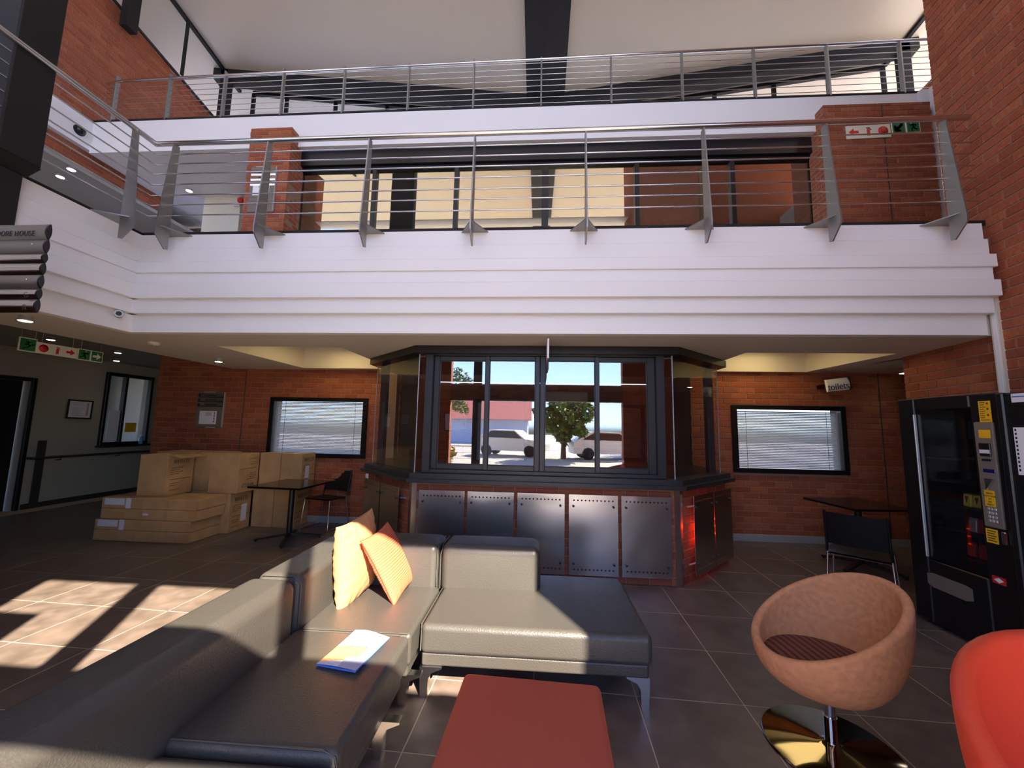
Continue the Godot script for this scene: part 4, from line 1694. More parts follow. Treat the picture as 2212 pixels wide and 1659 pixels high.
func table(label: String, at: Vector3, w: float, turn: float) -> void:
	var t := thing("pedestal_table", label, "table", at, turn, "black pedestal tables")
	var m := MB.new()
	m.bx(-w / 2, w / 2, 0.72, 0.745, -w / 2, w / 2, 0.004)
	obj("table_top", m, M.black_gloss, t)
	m = MB.new()
	m.cyl(Vector3(0, 0.07, 0), Vector3(0, 0.71, 0), 0.036, 0.036, 20)
	m.cyl(Vector3(0, 0.7, 0), Vector3(0, 0.72, 0), 0.12, 0.12, 20)
	obj("column", m, M.frame_black, t)
	for k in 4:
		var a := k * PI / 2 + PI / 4 + 0.35
		var d := Vector3(cos(a), 0, sin(a))
		m = MB.new()
		var q := []
		for s in [[0.0, 0.095, 0.05, 0.035], [0.4, 0.035, 0.042, 0.02]]:
			q.append(s)
		var side := Vector3(-d.z, 0, d.x)
		var P := []
		for s in q:
			for o in [[-0.5, 0.0], [0.5, 0.0], [0.5, -1.0], [-0.5, -1.0]]:
				P.append(d * s[0] + Vector3(0, s[1] + o[1] * s[3], 0) + side * s[2] * o[0])
		for i in 4:
			var j := (i + 1) % 4
			m.quad(P[i], P[4 + i], P[4 + j], P[j])
		m.quad(P[4], P[7], P[6], P[5])
		m.cyl(d * 0.385 , d * 0.385 + Vector3(0, 0.02, 0), 0.016)
		obj("foot", m, M.frame_black, t)

# local +z is the front
func stack_chair(label: String, at: Vector3, turn: float) -> void:
	var t := thing("stacking_chair", label, "chair", at, turn, "black stacking chairs with chrome legs")
	var m := MB.new()
	var G := []
	for side in [1.0, -1.0]:
		G = []
		for j in 9:
			var row := []
			for i in 9:
				var u := i / 8.0 * 2.0 - 1.0
				var v := j / 8.0
				var dip := 0.018 * (1.0 - u * u) * sin(v * PI)
				row.append(Vector3(u * 0.225, 0.45 - dip - 0.02 * v + (0.008 if side > 0 else -0.008), 0.21 - 0.42 * v))
			if side < 0:
				row.reverse()
			G.append(row)
		m.surf(G, true, false)
	obj("seat", m, M.black_plastic, t)
	m = MB.new()
	for side in [1.0, -1.0]:
		G = []
		for j in 9:
			var row := []
			for i in 9:
				var u := i / 8.0 * 2.0 - 1.0
				var v := j / 8.0
				var bow := 0.035 * (1.0 - u * u)
				row.append(Vector3(u * (0.22 + 0.01 * v), 0.52 + 0.3 * v, -0.2 - bow - 0.07 * v + 0.007 * side))
			if side < 0:
				row.reverse()
			G.append(row)
		m.surf(G, true, false)
	obj("backrest", m, M.black_plastic, t)
	for sx in [-1.0, 1.0]:
		m = MB.new()
		m.tube([Vector3(sx * 0.22, 0.84, -0.275), Vector3(sx * 0.225, 0.5, -0.205), Vector3(sx * 0.23, 0.44, -0.19)], 0.012, 10)
		obj("back_upright", m, M.black_plastic, t)
		m = MB.new()
		m.tube([Vector3(sx * 0.225, 0.435, 0.17), Vector3(sx * 0.25, 0.01, 0.21), Vector3(sx * 0.25, 0.01, -0.24), Vector3(sx * 0.225, 0.44, -0.17)], 0.0085, 10)
		obj("sled_leg", m, M.chrome, t)
	m = MB.new()
	m.cyl(Vector3(-0.225, 0.425, 0.15), Vector3(0.225, 0.425, 0.15), 0.008)
	m.cyl(Vector3(-0.225, 0.41, -0.15), Vector3(0.225, 0.41, -0.15), 0.008)
	obj("seat_rail", m, M.chrome, t)


func carton(label: String, at: Vector3, s: Vector3, turn := 0.0, group := "") -> Node3D:
	# at: middle of the underside
	var t := thing("cardboard_carton", label, "carton", at, turn, group)
	var m := MB.new()
	m.box(Vector3(0, s.y / 2, 0), s, Basis.IDENTITY, 0.005)
	obj("box_body", m, M.cardboard, t)
	m = MB.new()
	m.bx(-0.028, 0.028, s.y - 0.07, s.y - 0.002, s.z / 2 - 0.002, s.z / 2 + 0.0008)
	m.bx(-0.028, 0.028, 0.003, 0.06, s.z / 2 - 0.002, s.z / 2 + 0.0008)
	m.bx(-0.028, 0.028, s.y - 0.001, s.y + 0.0008, -s.z / 2, s.z / 2)
	obj("parcel_tape", m, M.parcel_tape, t)
	return t

func side_print(t: Node3D, s: Vector3, flip := false) -> void:
	# printed right-hand side: the big word, rows of small print
	var xf := Transform3D(Basis(Vector3(0, 0, -1), Vector3.UP, Vector3.RIGHT), Vector3(s.x / 2 + 0.0012, 0, 0))
	if flip:
		xf = Transform3D(Basis(Vector3(0, 0, 1), Vector3.DOWN, Vector3.RIGHT), Vector3(s.x / 2 + 0.0012, s.y, 0))
	lettering("WHECO", 0.052, M.board_ink, t, xf * Transform3D(Basis.IDENTITY, Vector3(0, s.y * 0.82, 0)), "lettering", 1.0)
	var m := MB.new()
	var r := RandomNumberGenerator.new()
	r.seed = 9
	for k in [0.66, 0.61, 0.56, 0.51, 0.38, 0.28, 0.23, 0.12]:
		var x := -0.15
		var stop := -0.15 + r.randf_range(0.1, 0.17) if k != 0.38 else 0.16
		while x < stop:
			var w := r.randf_range(0.012, 0.03)
			var a := xf * Vector3(x, s.y * k, 0)
			var b := xf * Vector3(x + w, s.y * k, 0)
			var c := xf * Vector3(x + w, s.y * k + 0.009, 0)
			var d := xf * Vector3(x, s.y * k + 0.009, 0)
			m.quad(a, b, c, d)
			x += w + 0.006
	var o := obj("small_print", m, M.board_ink, t)
	o.set_meta("kind", "stuff")

func sticker(t: Node3D, x0: float, x1: float, y0: float, y1: float, z: float, mt: Material = null, called := "paper_label") -> void:
	var m := MB.new()
	m.bx(x0, x1, y0, y1, z, z + 0.0012)
	obj(called, m, mt if mt else M.label_paper, t)

func build_cartons() -> void:
	var u := Vector3(0.43, 0.55, 0.42)
	var grp := "stacked cardboard cartons by the brick wall"
	# left row
	var t := carton("lower brown carton at the left end of the row, behind the flat boxes", Vector3(-5.47, 0, -5.73), Vector3(0.44, 0.55, 0.42), 0, grp)
	t = carton("upper brown carton at the left end of the row, behind the open one", Vector3(-5.47, 0.55, -5.7), Vector3(0.44, 0.555, 0.42), 0, grp)
	t = carton("brown carton on the floor hidden between the flat boxes and the wall", Vector3(-5.0, 0, -5.72), Vector3(0.44, 0.55, 0.42), 0, grp)
	t = carton("upper brown carton right behind the open one, without print", Vector3(-4.965, 0.552, -5.72), Vector3(0.53, 0.552, 0.42), 0, grp)
	t = carton("lower printed carton with a white paper label, right of the flat boxes", Vector3(-4.55, 0, -5.54), u, 0.02, grp)
	side_print(t, u)
	var m := MB.new()
	m.bx(u.x / 2, u.x / 2 + 0.0015, 0.12, 0.36, -0.13, -0.02)
	obj("paper_label", m, M.label_paper, t)
	t = carton("upper printed carton with its word upside down, above the labelled one", Vector3(-4.47, 0.552, -5.54), u, 0.02, grp)
	side_print(t, u, true)
	# right pair of stacks
	var v := Vector3(0.33, 0.55, 0.36)
	t = carton("lower plain carton in the left stack behind the black table", Vector3(-4.14, 0, -5.92), v, 0, grp)
	t = carton("upper plain carton in the left stack behind the black table", Vector3(-4.07, 0.552, -5.91), v, 0, grp)
	t = carton("lower carton in the right stack behind the black table", Vector3(-3.8, 0, -5.92), v, 0, grp)
	side_print(t, v)
	t = carton("upper carton in the right stack, with a paper label on its side", Vector3(-3.73, 0.552, -5.91), v, 0, grp)
	side_print(t, v)
	m = MB.new()
	m.bx(v.x / 2, v.x / 2 + 0.0015, 0.17, 0.36, -0.02, 0.08)
	obj("paper_label", m, M.label_paper, t)
	# four flat boxes
	var labels := ["lowest of the four flat cartons stacked on the floor", "second flat carton from the floor, with two white labels", "third flat carton from the floor, with one tiny sticker", "topmost flat carton, with two white labels, under the open box"]
	for k in 4:
		var w := 1.33
		var sx: float = [0.0, 0.005, 0.05, 0.06][k]
		t = thing("flat_carton", labels[k], "carton", Vector3(-5.105 + sx, 0.137 * k, -5.08 + [0.0, 0.0, -0.01, -0.005][k]), [0.0, 0.005, -0.01, 0.0][k], "flat cartons stacked on the floor")
		m = MB.new()
		m.box(Vector3(0, 0.068, 0), Vector3(w, 0.135, 0.48), Basis.IDENTITY, 0.008)
		obj("box_body", m, M.cardboard, t)
		m = MB.new()
		for x in [-0.12, 0.22, 0.5]:
			m.bx(x, x + 0.05, 0.012, 0.123, 0.238, 0.2408)
		m.bx(w / 2 - 0.1, w / 2 + 0.0008, 0.01, 0.125, 0.2, 0.2408)
		obj("parcel_tape", m, M.parcel_tape, t)
		if k in [1, 3]:
			sticker(t, -0.62, -0.34, 0.045, 0.128, 0.241)
			sticker(t, -0.32, -0.25, 0.005, 0.135, 0.241)
		elif k == 2:
			sticker(t, -0.06, 0.02, 0.06, 0.085, 0.241)
	# open carton
	var s := Vector3(0.39, 0.55, 0.42)
	t = thing("open_carton", "open printed carton with raised flaps on top of the flat boxes", "carton", Vector3(-5.2, 0.55, -5.2), 0.03)
	m = MB.new()
	var q := 0.005
	m.bx(-s.x / 2, s.x / 2, 0, q, -s.z / 2, s.z / 2)
	m.bx(-s.x / 2, s.x / 2, 0, s.y, s.z / 2 - q, s.z / 2, 0.002)
	m.bx(-s.x / 2, s.x / 2, 0, s.y, -s.z / 2, -s.z / 2 + q, 0.002)
	m.bx(-s.x / 2, -s.x / 2 + q, 0, s.y, -s.z / 2 + q, s.z / 2 - q, 0.002)
	m.bx(s.x / 2 - q, s.x / 2, 0, s.y, -s.z / 2 + q, s.z / 2 - q, 0.002)
	obj("box_body", m, M.cardboard, t)
	side_print(t, s)
	for f in [[Vector3(s.x / 2, s.y, 0), Vector3.BACK, -0.18, Vector3(0.19, 0.005, 0.41), Vector3(0.095, 0, 0)], [Vector3(-s.x / 2, s.y, 0), Vector3.BACK, -0.55, Vector3(0.19, 0.005, 0.41), Vector3(0.095, 0, 0)], [Vector3(0, s.y, -s.z / 2), Vector3.RIGHT, 0.12, Vector3(0.38, 0.005, 0.2), Vector3(0, 0, -0.1)]]:
		m = MB.new()
		var bs := Basis(f[1], f[2])
		m.box((f[0] as Vector3) + bs * (f[4] as Vector3), f[3], bs)
		obj("flap", m, M.cardboard, t)
	m = MB.new()
	m.bx(-s.x / 2 + 0.01, s.x / 2 - 0.01, 0.02, 0.4, -s.z / 2 + 0.01, s.z / 2 - 0.01)
	obj("contents", m, M.cardboard_inside, t)
	m = MB.new()
	m.bx(-0.028, 0.028, 0.005, 0.07, s.z / 2 - 0.001, s.z / 2 + 0.0008)
	obj("parcel_tape", m, M.parcel_tape, t)


func build_vending() -> void:
	var front := facing(Vector3.LEFT)
	var t := thing("vending_machine", "black snack vending machine with yellow stickers, fully in view", "vending machine", Vector3(3.3, 0, -3.365))
	t.basis = front
	var w := 0.385
	var d := 0.6
	var m := MB.new()
	m.bx(-w, w, 0.03, 1.89, -d, -0.42, 0.01)
	m.bx(-w, -0.235, 0.03, 1.89, -0.42, -0.005, 0.008)
	m.bx(0.2, w, 0.03, 1.89, -0.42, -0.005, 0.008)
	m.bx(-0.235, 0.2, 0.03, 0.54, -0.42, -0.005, 0.008)
	m.bx(-0.235, 0.2, 1.79, 1.89, -0.42, -0.005, 0.008)
	obj("cabinet", m, M.black_plastic, t)
	m = MB.new()
	for k in 5:
		m.bx(-0.233, 0.198, 0.62 + 0.19 * k, 0.632 + 0.19 * k, -0.41, -0.06, 0.002)
	obj("shelf", m, M.frame_black, t)
	m = MB.new()
	m.bx(-0.24, 0.205, 0.55, 1.79, -0.02, -0.014)
	obj("window_pane", m, M.dark_glass, t)
	m = MB.new()
	m.bx(-0.236, -0.224, 0.56, 1.75, -0.01, 0.012, 0.003)
	obj("door_trim", m, M.alu_matt, t)
	m = MB.new()
	m.rbox(Vector3(0.29, 1.3, 0.0), Vector3(0.125, 0.76, 0.024), 0.011, 3)
	obj("control_panel", m, M.grey_paint, t)
	sticker(t, 0.268, 0.346, 1.672, 1.834, 0.0, M.yellow_label, "instruction_sticker")
	m = MB.new()
	for k in 9:
		m.bx(0.275, 0.275 + [0.035, 0.03, 0.04, 0.028, 0.036, 0.03, 0.034, 0.03, 0.06][k], 1.82 - k * 0.016, 1.825 - k * 0.016, 0.001, 0.0016)
	for y in [1.815, 1.775, 1.73]:
		m.ball(Vector3(0.325, y, 0.001), 0.008, 6, 10, Vector3(1, 1, 0.1))
	obj("sticker_print", m, M.board_ink, t)
	sticker(t, 0.262, 0.336, 1.562, 1.622, 0.012, M.yellow_label, "price_sticker")
	m = MB.new()
	m.bx(0.258, 0.33, 1.43, 1.525, 0.0, 0.022, 0.004)
	m.bx(0.262, 0.325, 1.395, 1.41, 0.0, 0.016, 0.003)
	obj("note_reader", m, M.black_plastic, t)
	sticker(t, 0.262, 0.326, 1.45, 1.477, 0.022, M.label_paper, "reader_label")
	m = MB.new()
	m.bx(0.262, 0.338, 1.312, 1.338, 0.01, 0.0145, 0.002)
	var disp := mat("blue_display", rgb8(26, 28, 92), 0.2)
	obj("display", m, disp, t)
	m = MB.new()
	m.prism(PackedVector2Array([Vector2(0.29, 1.19), Vector2(0.338, 1.27), Vector2(0.284, 1.27)]), 0.03, Transform3D(Basis.IDENTITY, Vector3(0, 0, 0.005)))
	obj("coin_slot", m, M.chrome, t)
	sticker(t, 0.254, 0.32, 1.07, 1.185, 0.0125, M.yellow_label, "price_sticker")
	var ln := ["PRESS", "SELECTION", "TO", "SEE", "PRICE"]
	for k in 5:
		lettering(ln[k], 0.011, M.ink_black, t, Transform3D(Basis.IDENTITY, Vector3(0.287, 1.163 - k * 0.02, 0.014)))
	m = MB.new()
	for j in 4:
		for i in 3:
			m.bx(0.262 + i * 0.021, 0.278 + i * 0.021, 1.045 - j * 0.028, 1.062 - j * 0.028, 0.01, 0.0145, 0.002)
	obj("keypad", m, M.alu_matt, t)
	sticker(t, 0.225, 0.3, 0.808, 0.908, 0.0, M.yellow_label, "notice_sticker")
	m = MB.new()
	for k in 5:
		m.bx(0.234, 0.29 - 0.01 * (k % 2), 0.89 - k * 0.017, 0.896 - k * 0.017, 0.001, 0.0017)
	obj("sticker_print", m, M.ink_black, t)
	m = MB.new()
	m.bx(0.328, 0.357, 0.818, 0.906, -0.005, 0.016, 0.006)
	obj("coin_cup", m, M.chrome, t)
	m = MB.new()
	m.prism(PackedVector2Array([Vector2(-0.24, 0.345), Vector2(-0.2, 0.325), Vector2(0.05, 0.32), Vector2(0.09, 0.335), Vector2(0.09, 0.42), Vector2(0.05, 0.432), Vector2(-0.2, 0.437), Vector2(-0.24, 0.425)]), 0.012, Transform3D(Basis.IDENTITY, Vector3(0, 0, -0.003)))
	obj("delivery_flap", m, M.grey_paint, t)
	m = MB.new()
	m.bx(0.234, 0.314, 0.53, 0.58, -0.004, 0.002)
	obj("badge", m, M.sign_red, t)
	m = MB.new()
	m.prism(PackedVector2Array([Vector2(0.245, 0.556), Vector2(0.275, 0.537), Vector2(0.305, 0.556), Vector2(0.275, 0.572)]), 0.001, Transform3D(Basis.IDENTITY, Vector3(0, 0, 0.002)))
	obj("badge_diamond", m, M.paper, t)
	m = MB.new()
	for x in [-0.33, 0.33]:
		for z in [-0.08, -0.52]:
			m.cyl(Vector3(x, 0, z), Vector3(x, 0.035, z), 0.025)
	obj("foot", m, M.black_plastic, t)
	# snacks standing on its shelves
	var spots := [[0.04, 1.012, M.snack_yellow, "yellow snack bag in the vending machine, left of three"], [0.11, 1.012, M.snack_yellow, "yellow snack bag in the vending machine, middle of three"], [0.18, 1.012, M.snack_yellow, "yellow snack bag in the vending machine, right of three"], [0.06, 0.822, M.snack_silver, "silver snack packet on the shelf below the yellow bags"], [0.13, 0.822, M.snack_red, "red snack packet on the shelf below the yellow bags"], [0.03, 0.632, M.snack_red, "red snack packet on the bottom shelf, left one"], [0.11, 0.632, M.snack_red, "red snack packet on the bottom shelf, right one"]]
	for s in spots:
		var b := thing("snack_bag", s[3], "snack", Vector3(3.3, 0, -3.365) + front * Vector3(s[0] - 0.03, s[1], -0.12), 0, "snack bags in the vending machine")
		b.basis = front * Basis(Vector3.RIGHT, -0.08)
		m = MB.new()
		m.rbox(Vector3(0, 0.055, 0), Vector3(0.06, 0.1, 0.03), 0.012, 3, 2)
		obj("pouch", m, s[2], b)
		m = MB.new()
		m.prism(PackedVector2Array([Vector2(-0.03, 0.103), Vector2(0.03, 0.103), Vector2(0.034, 0.115), Vector2(-0.034, 0.115)]), 0.003)
		m.prism(PackedVector2Array([Vector2(-0.012, 0.085), Vector2(0.0, 0.03), Vector2(0.014, 0.085)]), 0.001, Transform3D(Basis.IDENTITY, Vector3(0, 0, 0.0155)))
		obj("crimp", m, M.board_ink if s[2] == M.snack_yellow else s[2], b)
	# second machine, cut by the edge of the frame
	t = thing("vending_machine", "second black vending machine with white paper sheets, cut off by the right edge", "vending machine", Vector3(3.27, 0, -2.53))
	t.basis = front
	m = MB.new()
	m.bx(-0.41, 0.4, 0.03, 1.88, -0.5, 0.0, 0.012)
	obj("cabinet", m, M.black_plastic, t)
	m = MB.new()
	m.bx(-0.41, -0.365, 0.03, 1.88, -0.02, 0.025, 0.008)
	m.bx(0.36, 0.4, 0.03, 1.88, -0.02, 0.025, 0.008)
	obj("door_frame", m, M.frame_black, t)
	sticker(t, -0.335, 0.05, 1.81, 1.87, 0.0, M.label_paper, "top_label")
	m = MB.new()
	m.bx(-0.33, 0.04, 1.845, 1.853, 0.001, 0.0018)
	obj("label_stripe", m, M.blue_page, t)
	sticker(t, -0.345, -0.1, 1.32, 1.64, 0.0, M.paper, "price_list")
	m = MB.new()
	for k in 11:
		m.bx(-0.338, -0.328, 1.345 + k * 0.027, 1.36 + k * 0.027, 0.001, 0.0018)
	obj("list_print", m, M.ink_black, t)
	m = MB.new()
	for x in [-0.35, 0.33]:
		for z in [-0.08, -0.44]:
			m.cyl(Vector3(x, 0, z), Vector3(x, 0.035, z), 0.025)
	obj("foot", m, M.black_plastic, t)


func arrow(m: MB, c: Vector2, s: float, right: float, z: float) -> void:
	var q := [Vector2(-0.5, 0.15), Vector2(-0.02, 0.15), Vector2(-0.02, 0.42), Vector2(0.5, 0.0), Vector2(-0.02, -0.42), Vector2(-0.02, -0.15), Vector2(-0.5, -0.15)]
	var p := PackedVector2Array()
	for v in q:
		p.append(Vector2(v.x * right * s + c.x, v.y * s + c.y))
	m.prism(p, 0.001, Transform3D(Basis.IDENTITY, Vector3(0, 0, z)))

func runner(m: MB, c: Vector2, s: float, right: float, z: float) -> void:
	# running figure: head, trunk, two legs, two arms
	var f := func(x: float, y: float) -> Vector3: return Vector3(c.x + x * s * right, c.y + y * s, z)
	m.ball(f.call(0.12, 0.38), 0.09 * s, 6, 10, Vector3(1, 1, 0.15))
	for q in [[0.06, 0.26, -0.04, -0.05, 0.075], [-0.04, -0.05, 0.14, -0.18, 0.055], [0.14, -0.18, 0.1, -0.42, 0.05], [-0.04, -0.05, -0.16, -0.24, 0.055], [-0.16, -0.24, -0.36, -0.26, 0.05], [0.06, 0.22, 0.24, 0.1, 0.04], [0.24, 0.1, 0.34, 0.18, 0.04], [0.05, 0.22, -0.18, 0.2, 0.04], [-0.18, 0.2, -0.24, 0.04, 0.04]]:
		bar(m, f.call(q[0], q[1]), f.call(q[2], q[3]), q[4] * s)

func bar(m: MB, a: Vector3, b: Vector3, w: float) -> void:
	var d := (b - a).normalized()
	var n := Vector3(-d.y, d.x, 0) * w
	if n.cross(d).z > 0:
		n = -n
	var up := Vector3(0, 0, 0.001)
	m.quad(a - n + up, b - n + up, b + n + up, a + n + up)
	m.quad(a + n + up, b + n + up, b - n + up, a - n + up)

func extinguisher(m: MB, c: Vector2, s: float, z: float) -> void:
	m.prism(PackedVector2Array([c + Vector2(-0.13, -0.4) * s, c + Vector2(0.13, -0.4) * s, c + Vector2(0.13, 0.15) * s, c + Vector2(0.05, 0.25) * s, c + Vector2(-0.05, 0.25) * s, c + Vector2(-0.13, 0.15) * s]), 0.001, Transform3D(Basis.IDENTITY, Vector3(0, 0, z)))
	bar(m, Vector3(c.x - 0.16 * s, c.y + 0.34 * s, z), Vector3(c.x + 0.14 * s, c.y + 0.32 * s, z), 0.04 * s)
	bar(m, Vector3(c.x + 0.1 * s, c.y + 0.33 * s, z), Vector3(c.x + 0.24 * s, c.y + 0.1 * s, z), 0.03 * s)

# a row of pictograms on a plate; cells from left to right
func pictogram_sign(label: String, at: Vector3, nrm: Vector3, cell: float, cells: Array, green: bool, hang: float, tilt := 0.0) -> void:
	var n := cells.size()
	var t := thing("safety_sign", label, "sign", at)
	t.basis = facing(nrm) * Basis(Vector3.BACK, tilt)
	var m := MB.new()
	m.bx(-cell * n / 2, cell * n / 2, -cell / 2, cell / 2, -0.012, 0.0, 0.002)
	obj("plate", m, M.sign_cream, t)
	for k in n:
		var c := Vector2((k - (n - 1) * 0.5) * cell, 0)
		var s := cell * 0.86
		m = MB.new()
		if green:
			m.bx(c.x - s / 2, c.x + s / 2, -s / 2, s / 2, -0.002, 0.001)
			obj("green_field", m, M.sign_green, t)
			m = MB.new()
		var z := 0.0012 if green else 0.0004
		match cells[k]:
			"right": arrow(m, c, s * 0.8, 1.0, z)
			"left": arrow(m, c, s * 0.8, -1.0, z)
			"diagonal": bar(m, Vector3(c.x + s * 0.3, s * 0.3, z), Vector3(c.x - s * 0.25, -s * 0.25, z), s * 0.12); bar(m, Vector3(c.x - s * 0.3, s * 0.15, z), Vector3(c.x - s * 0.3, -s * 0.3, z), s * 0.1); bar(m, Vector3(c.x - s * 0.3, -s * 0.3, z), Vector3(c.x + s * 0.15, -s * 0.3, z), s * 0.1)
			"run": runner(m, c, s * 0.95, 1.0, z)
			"runleft": runner(m, c, s * 0.95, -1.0, z)
			"dot": m.ball(Vector3(c.x, 0, z), s * 0.4, 8, 24, Vector3(1, 1, 0.03))
			"extinguisher": extinguisher(m, c, s * 0.95, z)
			"stairs":
				runner(m, c + Vector2(0, s * 0.12), s * 0.6, 1.0, z)
				for i in 5:
					bar(m, Vector3(c.x - s * 0.36 + i * s * 0.15, -s * 0.36 + i * s * 0.1, z), Vector3(c.x - s * 0.2 + i * s * 0.15, -s * 0.36 + i * s * 0.1, z), s * 0.035)
		obj("pictogram", m, M.sign_cream if green else M.sign_red, t)
	if hang > 0.0:
		m = MB.new()
		for x in [-cell * n * 0.38, cell * n * 0.38]:
			m.cyl(Vector3(x, cell / 2, -0.006), Vector3(x, cell / 2 + hang, -0.006), 0.002, 0.002, 6)
		obj("hanger", m, M.alu_matt, t)

# horizontal aluminium strip with a lens section
func lens_strip(w: float, h: float, th: float) -> MB:
	var m := MB.new()
	var p := PackedVector2Array()
	for k in 13:
		var a := -1.0 + 2.0 * k / 12.0
		p.append(Vector2(th * (1.0 - a * a), a * h * 0.5))
	for k in range(1, 12):
		var a := 1.0 - 2.0 * k / 12.0
		p.append(Vector2(-th * 0.5 * (1.0 - a * a), a * h * 0.5))
	m.prism(p, w, Transform3D(Basis(Vector3(0, 0, 1), Vector3.UP, Vector3(-1, 0, 0)), Vector3(w / 2, 0, 0)))
	return m

func build_signs() -> void:
	# hanging steel column on the left and the directory sign in front of it
	var m := MB.new()
	m.bx(-4.6, -3.88, 3.5, 11.0, -2.55, -2.3, 0.01)
	m.prism(PackedVector2Array([Vector2(-4.6, 3.5), Vector2(-4.5, 3.44), Vector2(-3.99, 3.44), Vector2(-3.88, 3.5)]), 0.25, Transform3D(Basis.IDENTITY, Vector3(0, 0, -2.55)))
	m.bx(-4.5, -3.99, 2.4, 3.44, -2.53, -2.32, 0.008)
	struct("column_left", m, M.black_steel, "dark steel column cutting the upper left corner", "column")
	var t := thing("building_sign", "slatted aluminium building directory hanging at the left edge, lettered house name on top", "sign", Vector3(-3.69, 2.252, -2.22))
	var fr := [0.177, 0.156, 0.112, 0.133, 0.154, 0.12, 0.148]
	var y := 0.605
	for k in 7:
		var h: float = fr[k] * 0.605
		var st := obj("slat", lens_strip(0.88, h - 0.002, 0.016), M.galv if k in [0, 1, 4] else M.alu, t, Vector3(0, y - h / 2, 0))
		var e := lens_strip(0.012, h, 0.02)
		obj("end_cap", e, M.black_plastic, st, Vector3(0.446, 0, 0))
		if k == 0:
			lettering("MOORE HOUSE", 0.034, M.frame_black, st, Transform3D(Basis.IDENTITY, Vector3(0.205, -0.017, 0.017)), "lettering", 1.0)
		if k >= 5:
			lettering("G", 0.034, M.frame_black, st, Transform3D(Basis.IDENTITY, Vector3(0.37, -0.012, 0.015)))
			var g := MB.new()
			g.bx(-0.1, 0.12, -0.006, 0.02, 0.0135, 0.0158)
			obj("worn_label", g, M.label_paper, st)
		if k in [1, 4]:
			var g := MB.new()
			g.ball(Vector3(0.36, 0.01, 0.016), 0.006, 6, 8)
			obj("screw", g, M.chrome, st)
		y -= h
	m = MB.new()
	m.bx(-0.42, 0.42, 0.01, 0.6, -0.02, -0.009)
	obj("back_plate", m, M.dark_steel, t)
	m = MB.new()
	m.bx(-0.42, -0.36, 0.25, 0.6, -0.11, -0.02)
	obj("bracket", m, M.dark_steel, t)
	# directory board on the left brick wall
	board("slatted directory board with black arrows and a paper sheet on the left brick wall", Vector3(-5.478, 1.47, -6.125), 0.48, 0.585, true)
	board("slatted directory board on the upper brick pier", Vector3(-5.07, 5.37, -6.295), 0.5, 0.87, false)
	# safety signs below the left soffit
	pictogram_sign("small green stairs sign, leftmost of the three under the left soffit", Vector3(-5.5, 2.357, -3.735), Vector3.RIGHT, 0.15, ["stairs"], true, 0.318)
	pictogram_sign("long cream fire sign with red symbols and arrow under the left soffit", Vector3(-5.5, 2.345, -3.995), Vector3.RIGHT, 0.125, ["dot", "extinguisher", "right"], false, 0.3425)
	pictogram_sign("green exit sign with running figure and arrow under the left soffit", Vector3(-5.5, 2.345, -4.325), Vector3.RIGHT, 0.135, ["run", "right"], true, 0.3375)
	# safety signs on the upper right brick wall
	pictogram_sign("cream fire sign with red symbols on the upper right brick wall", Vector3(5.475, 6.6, -6.286), Vector3.BACK, 0.235, ["left", "extinguisher", "dot"], false, 0.0, 0.03)
	pictogram_sign("green exit sign beside the fire sign on the upper right brick wall", Vector3(6.07, 6.66, -6.286), Vector3.BACK, 0.225, ["diagonal", "runleft"], true, 0.0, 0.03)
	# sign seen edge-on in front of the kiosk
	t = thing("hanging_sign", "thin white sign hanging edge-on from the soffit in front of the kiosk", "sign", Vector3(0.1, 2.24, -3.85), PI / 2)
	m = MB.new()
	m.bx(-0.2, 0.2, 0.0, 0.19, -0.009, 0.009, 0.002)
	obj("panel", m, M.paper, t)
	m = MB.new()
	m.bx(-0.14, 0.14, -0.1, 0.0, -0.008, 0.008, 0.004)
	obj("lower_panel", m, M.dark_steel, t)
	m = MB.new()
	for x in [-0.15, 0.15]:
		m.cyl(Vector3(x, 0.19, 0), Vector3(x, 0.225, 0), 0.002, 0.002, 6)
	obj("hanger", m, M.alu_matt, t)
	# toilets sign on the right, a bent board
	t = thing("toilets_sign", "white curved toilets sign projecting high on the dim right wall", "sign", Vector3(4.17, 2.245, -5.6), 0.0)
	t.rotation.z = 0.13
	m = MB.new()
	var p := PackedVector2Array()
	for k in 9:
		var a := -1.0 + k / 4.0
		p.append(Vector2(0.03 * (1.0 - a * a), a * 0.085))
	p.append(Vector2(-0.02, 0.085))
	p.append(Vector2(-0.02, -0.085))
	m.prism(p, 0.29, Transform3D(Basis(Vector3(0, 0, 1), Vector3.UP, Vector3(-1, 0, 0)), Vector3(0.145, 0, 0)))
	obj("panel", m, M.paper, t)
	m = MB.new()
	m.bx(0.145, 0.16, -0.09, 0.09, -0.03, 0.034, 0.003)
	m.bx(-0.02, 0.02, -0.03, 0.03, -0.37, -0.02)
	obj("end_cap", m, M.black_plastic, t)
	lettering("toilets", 0.075, M.frame_black, t, Transform3D(Basis.IDENTITY, Vector3(-0.01, -0.03, 0.0295)))
	# framed notice in the corridor
	t = thing("framed_notice", "black framed notice on the grey corridor wall left of the window", "notice", Vector3(-8.78, 1.745, -6.85))
	t.basis = facing(Vector3.RIGHT) * Basis(Vector3.BACK, -0.02)
	picture(t, 0.41, 0.36)

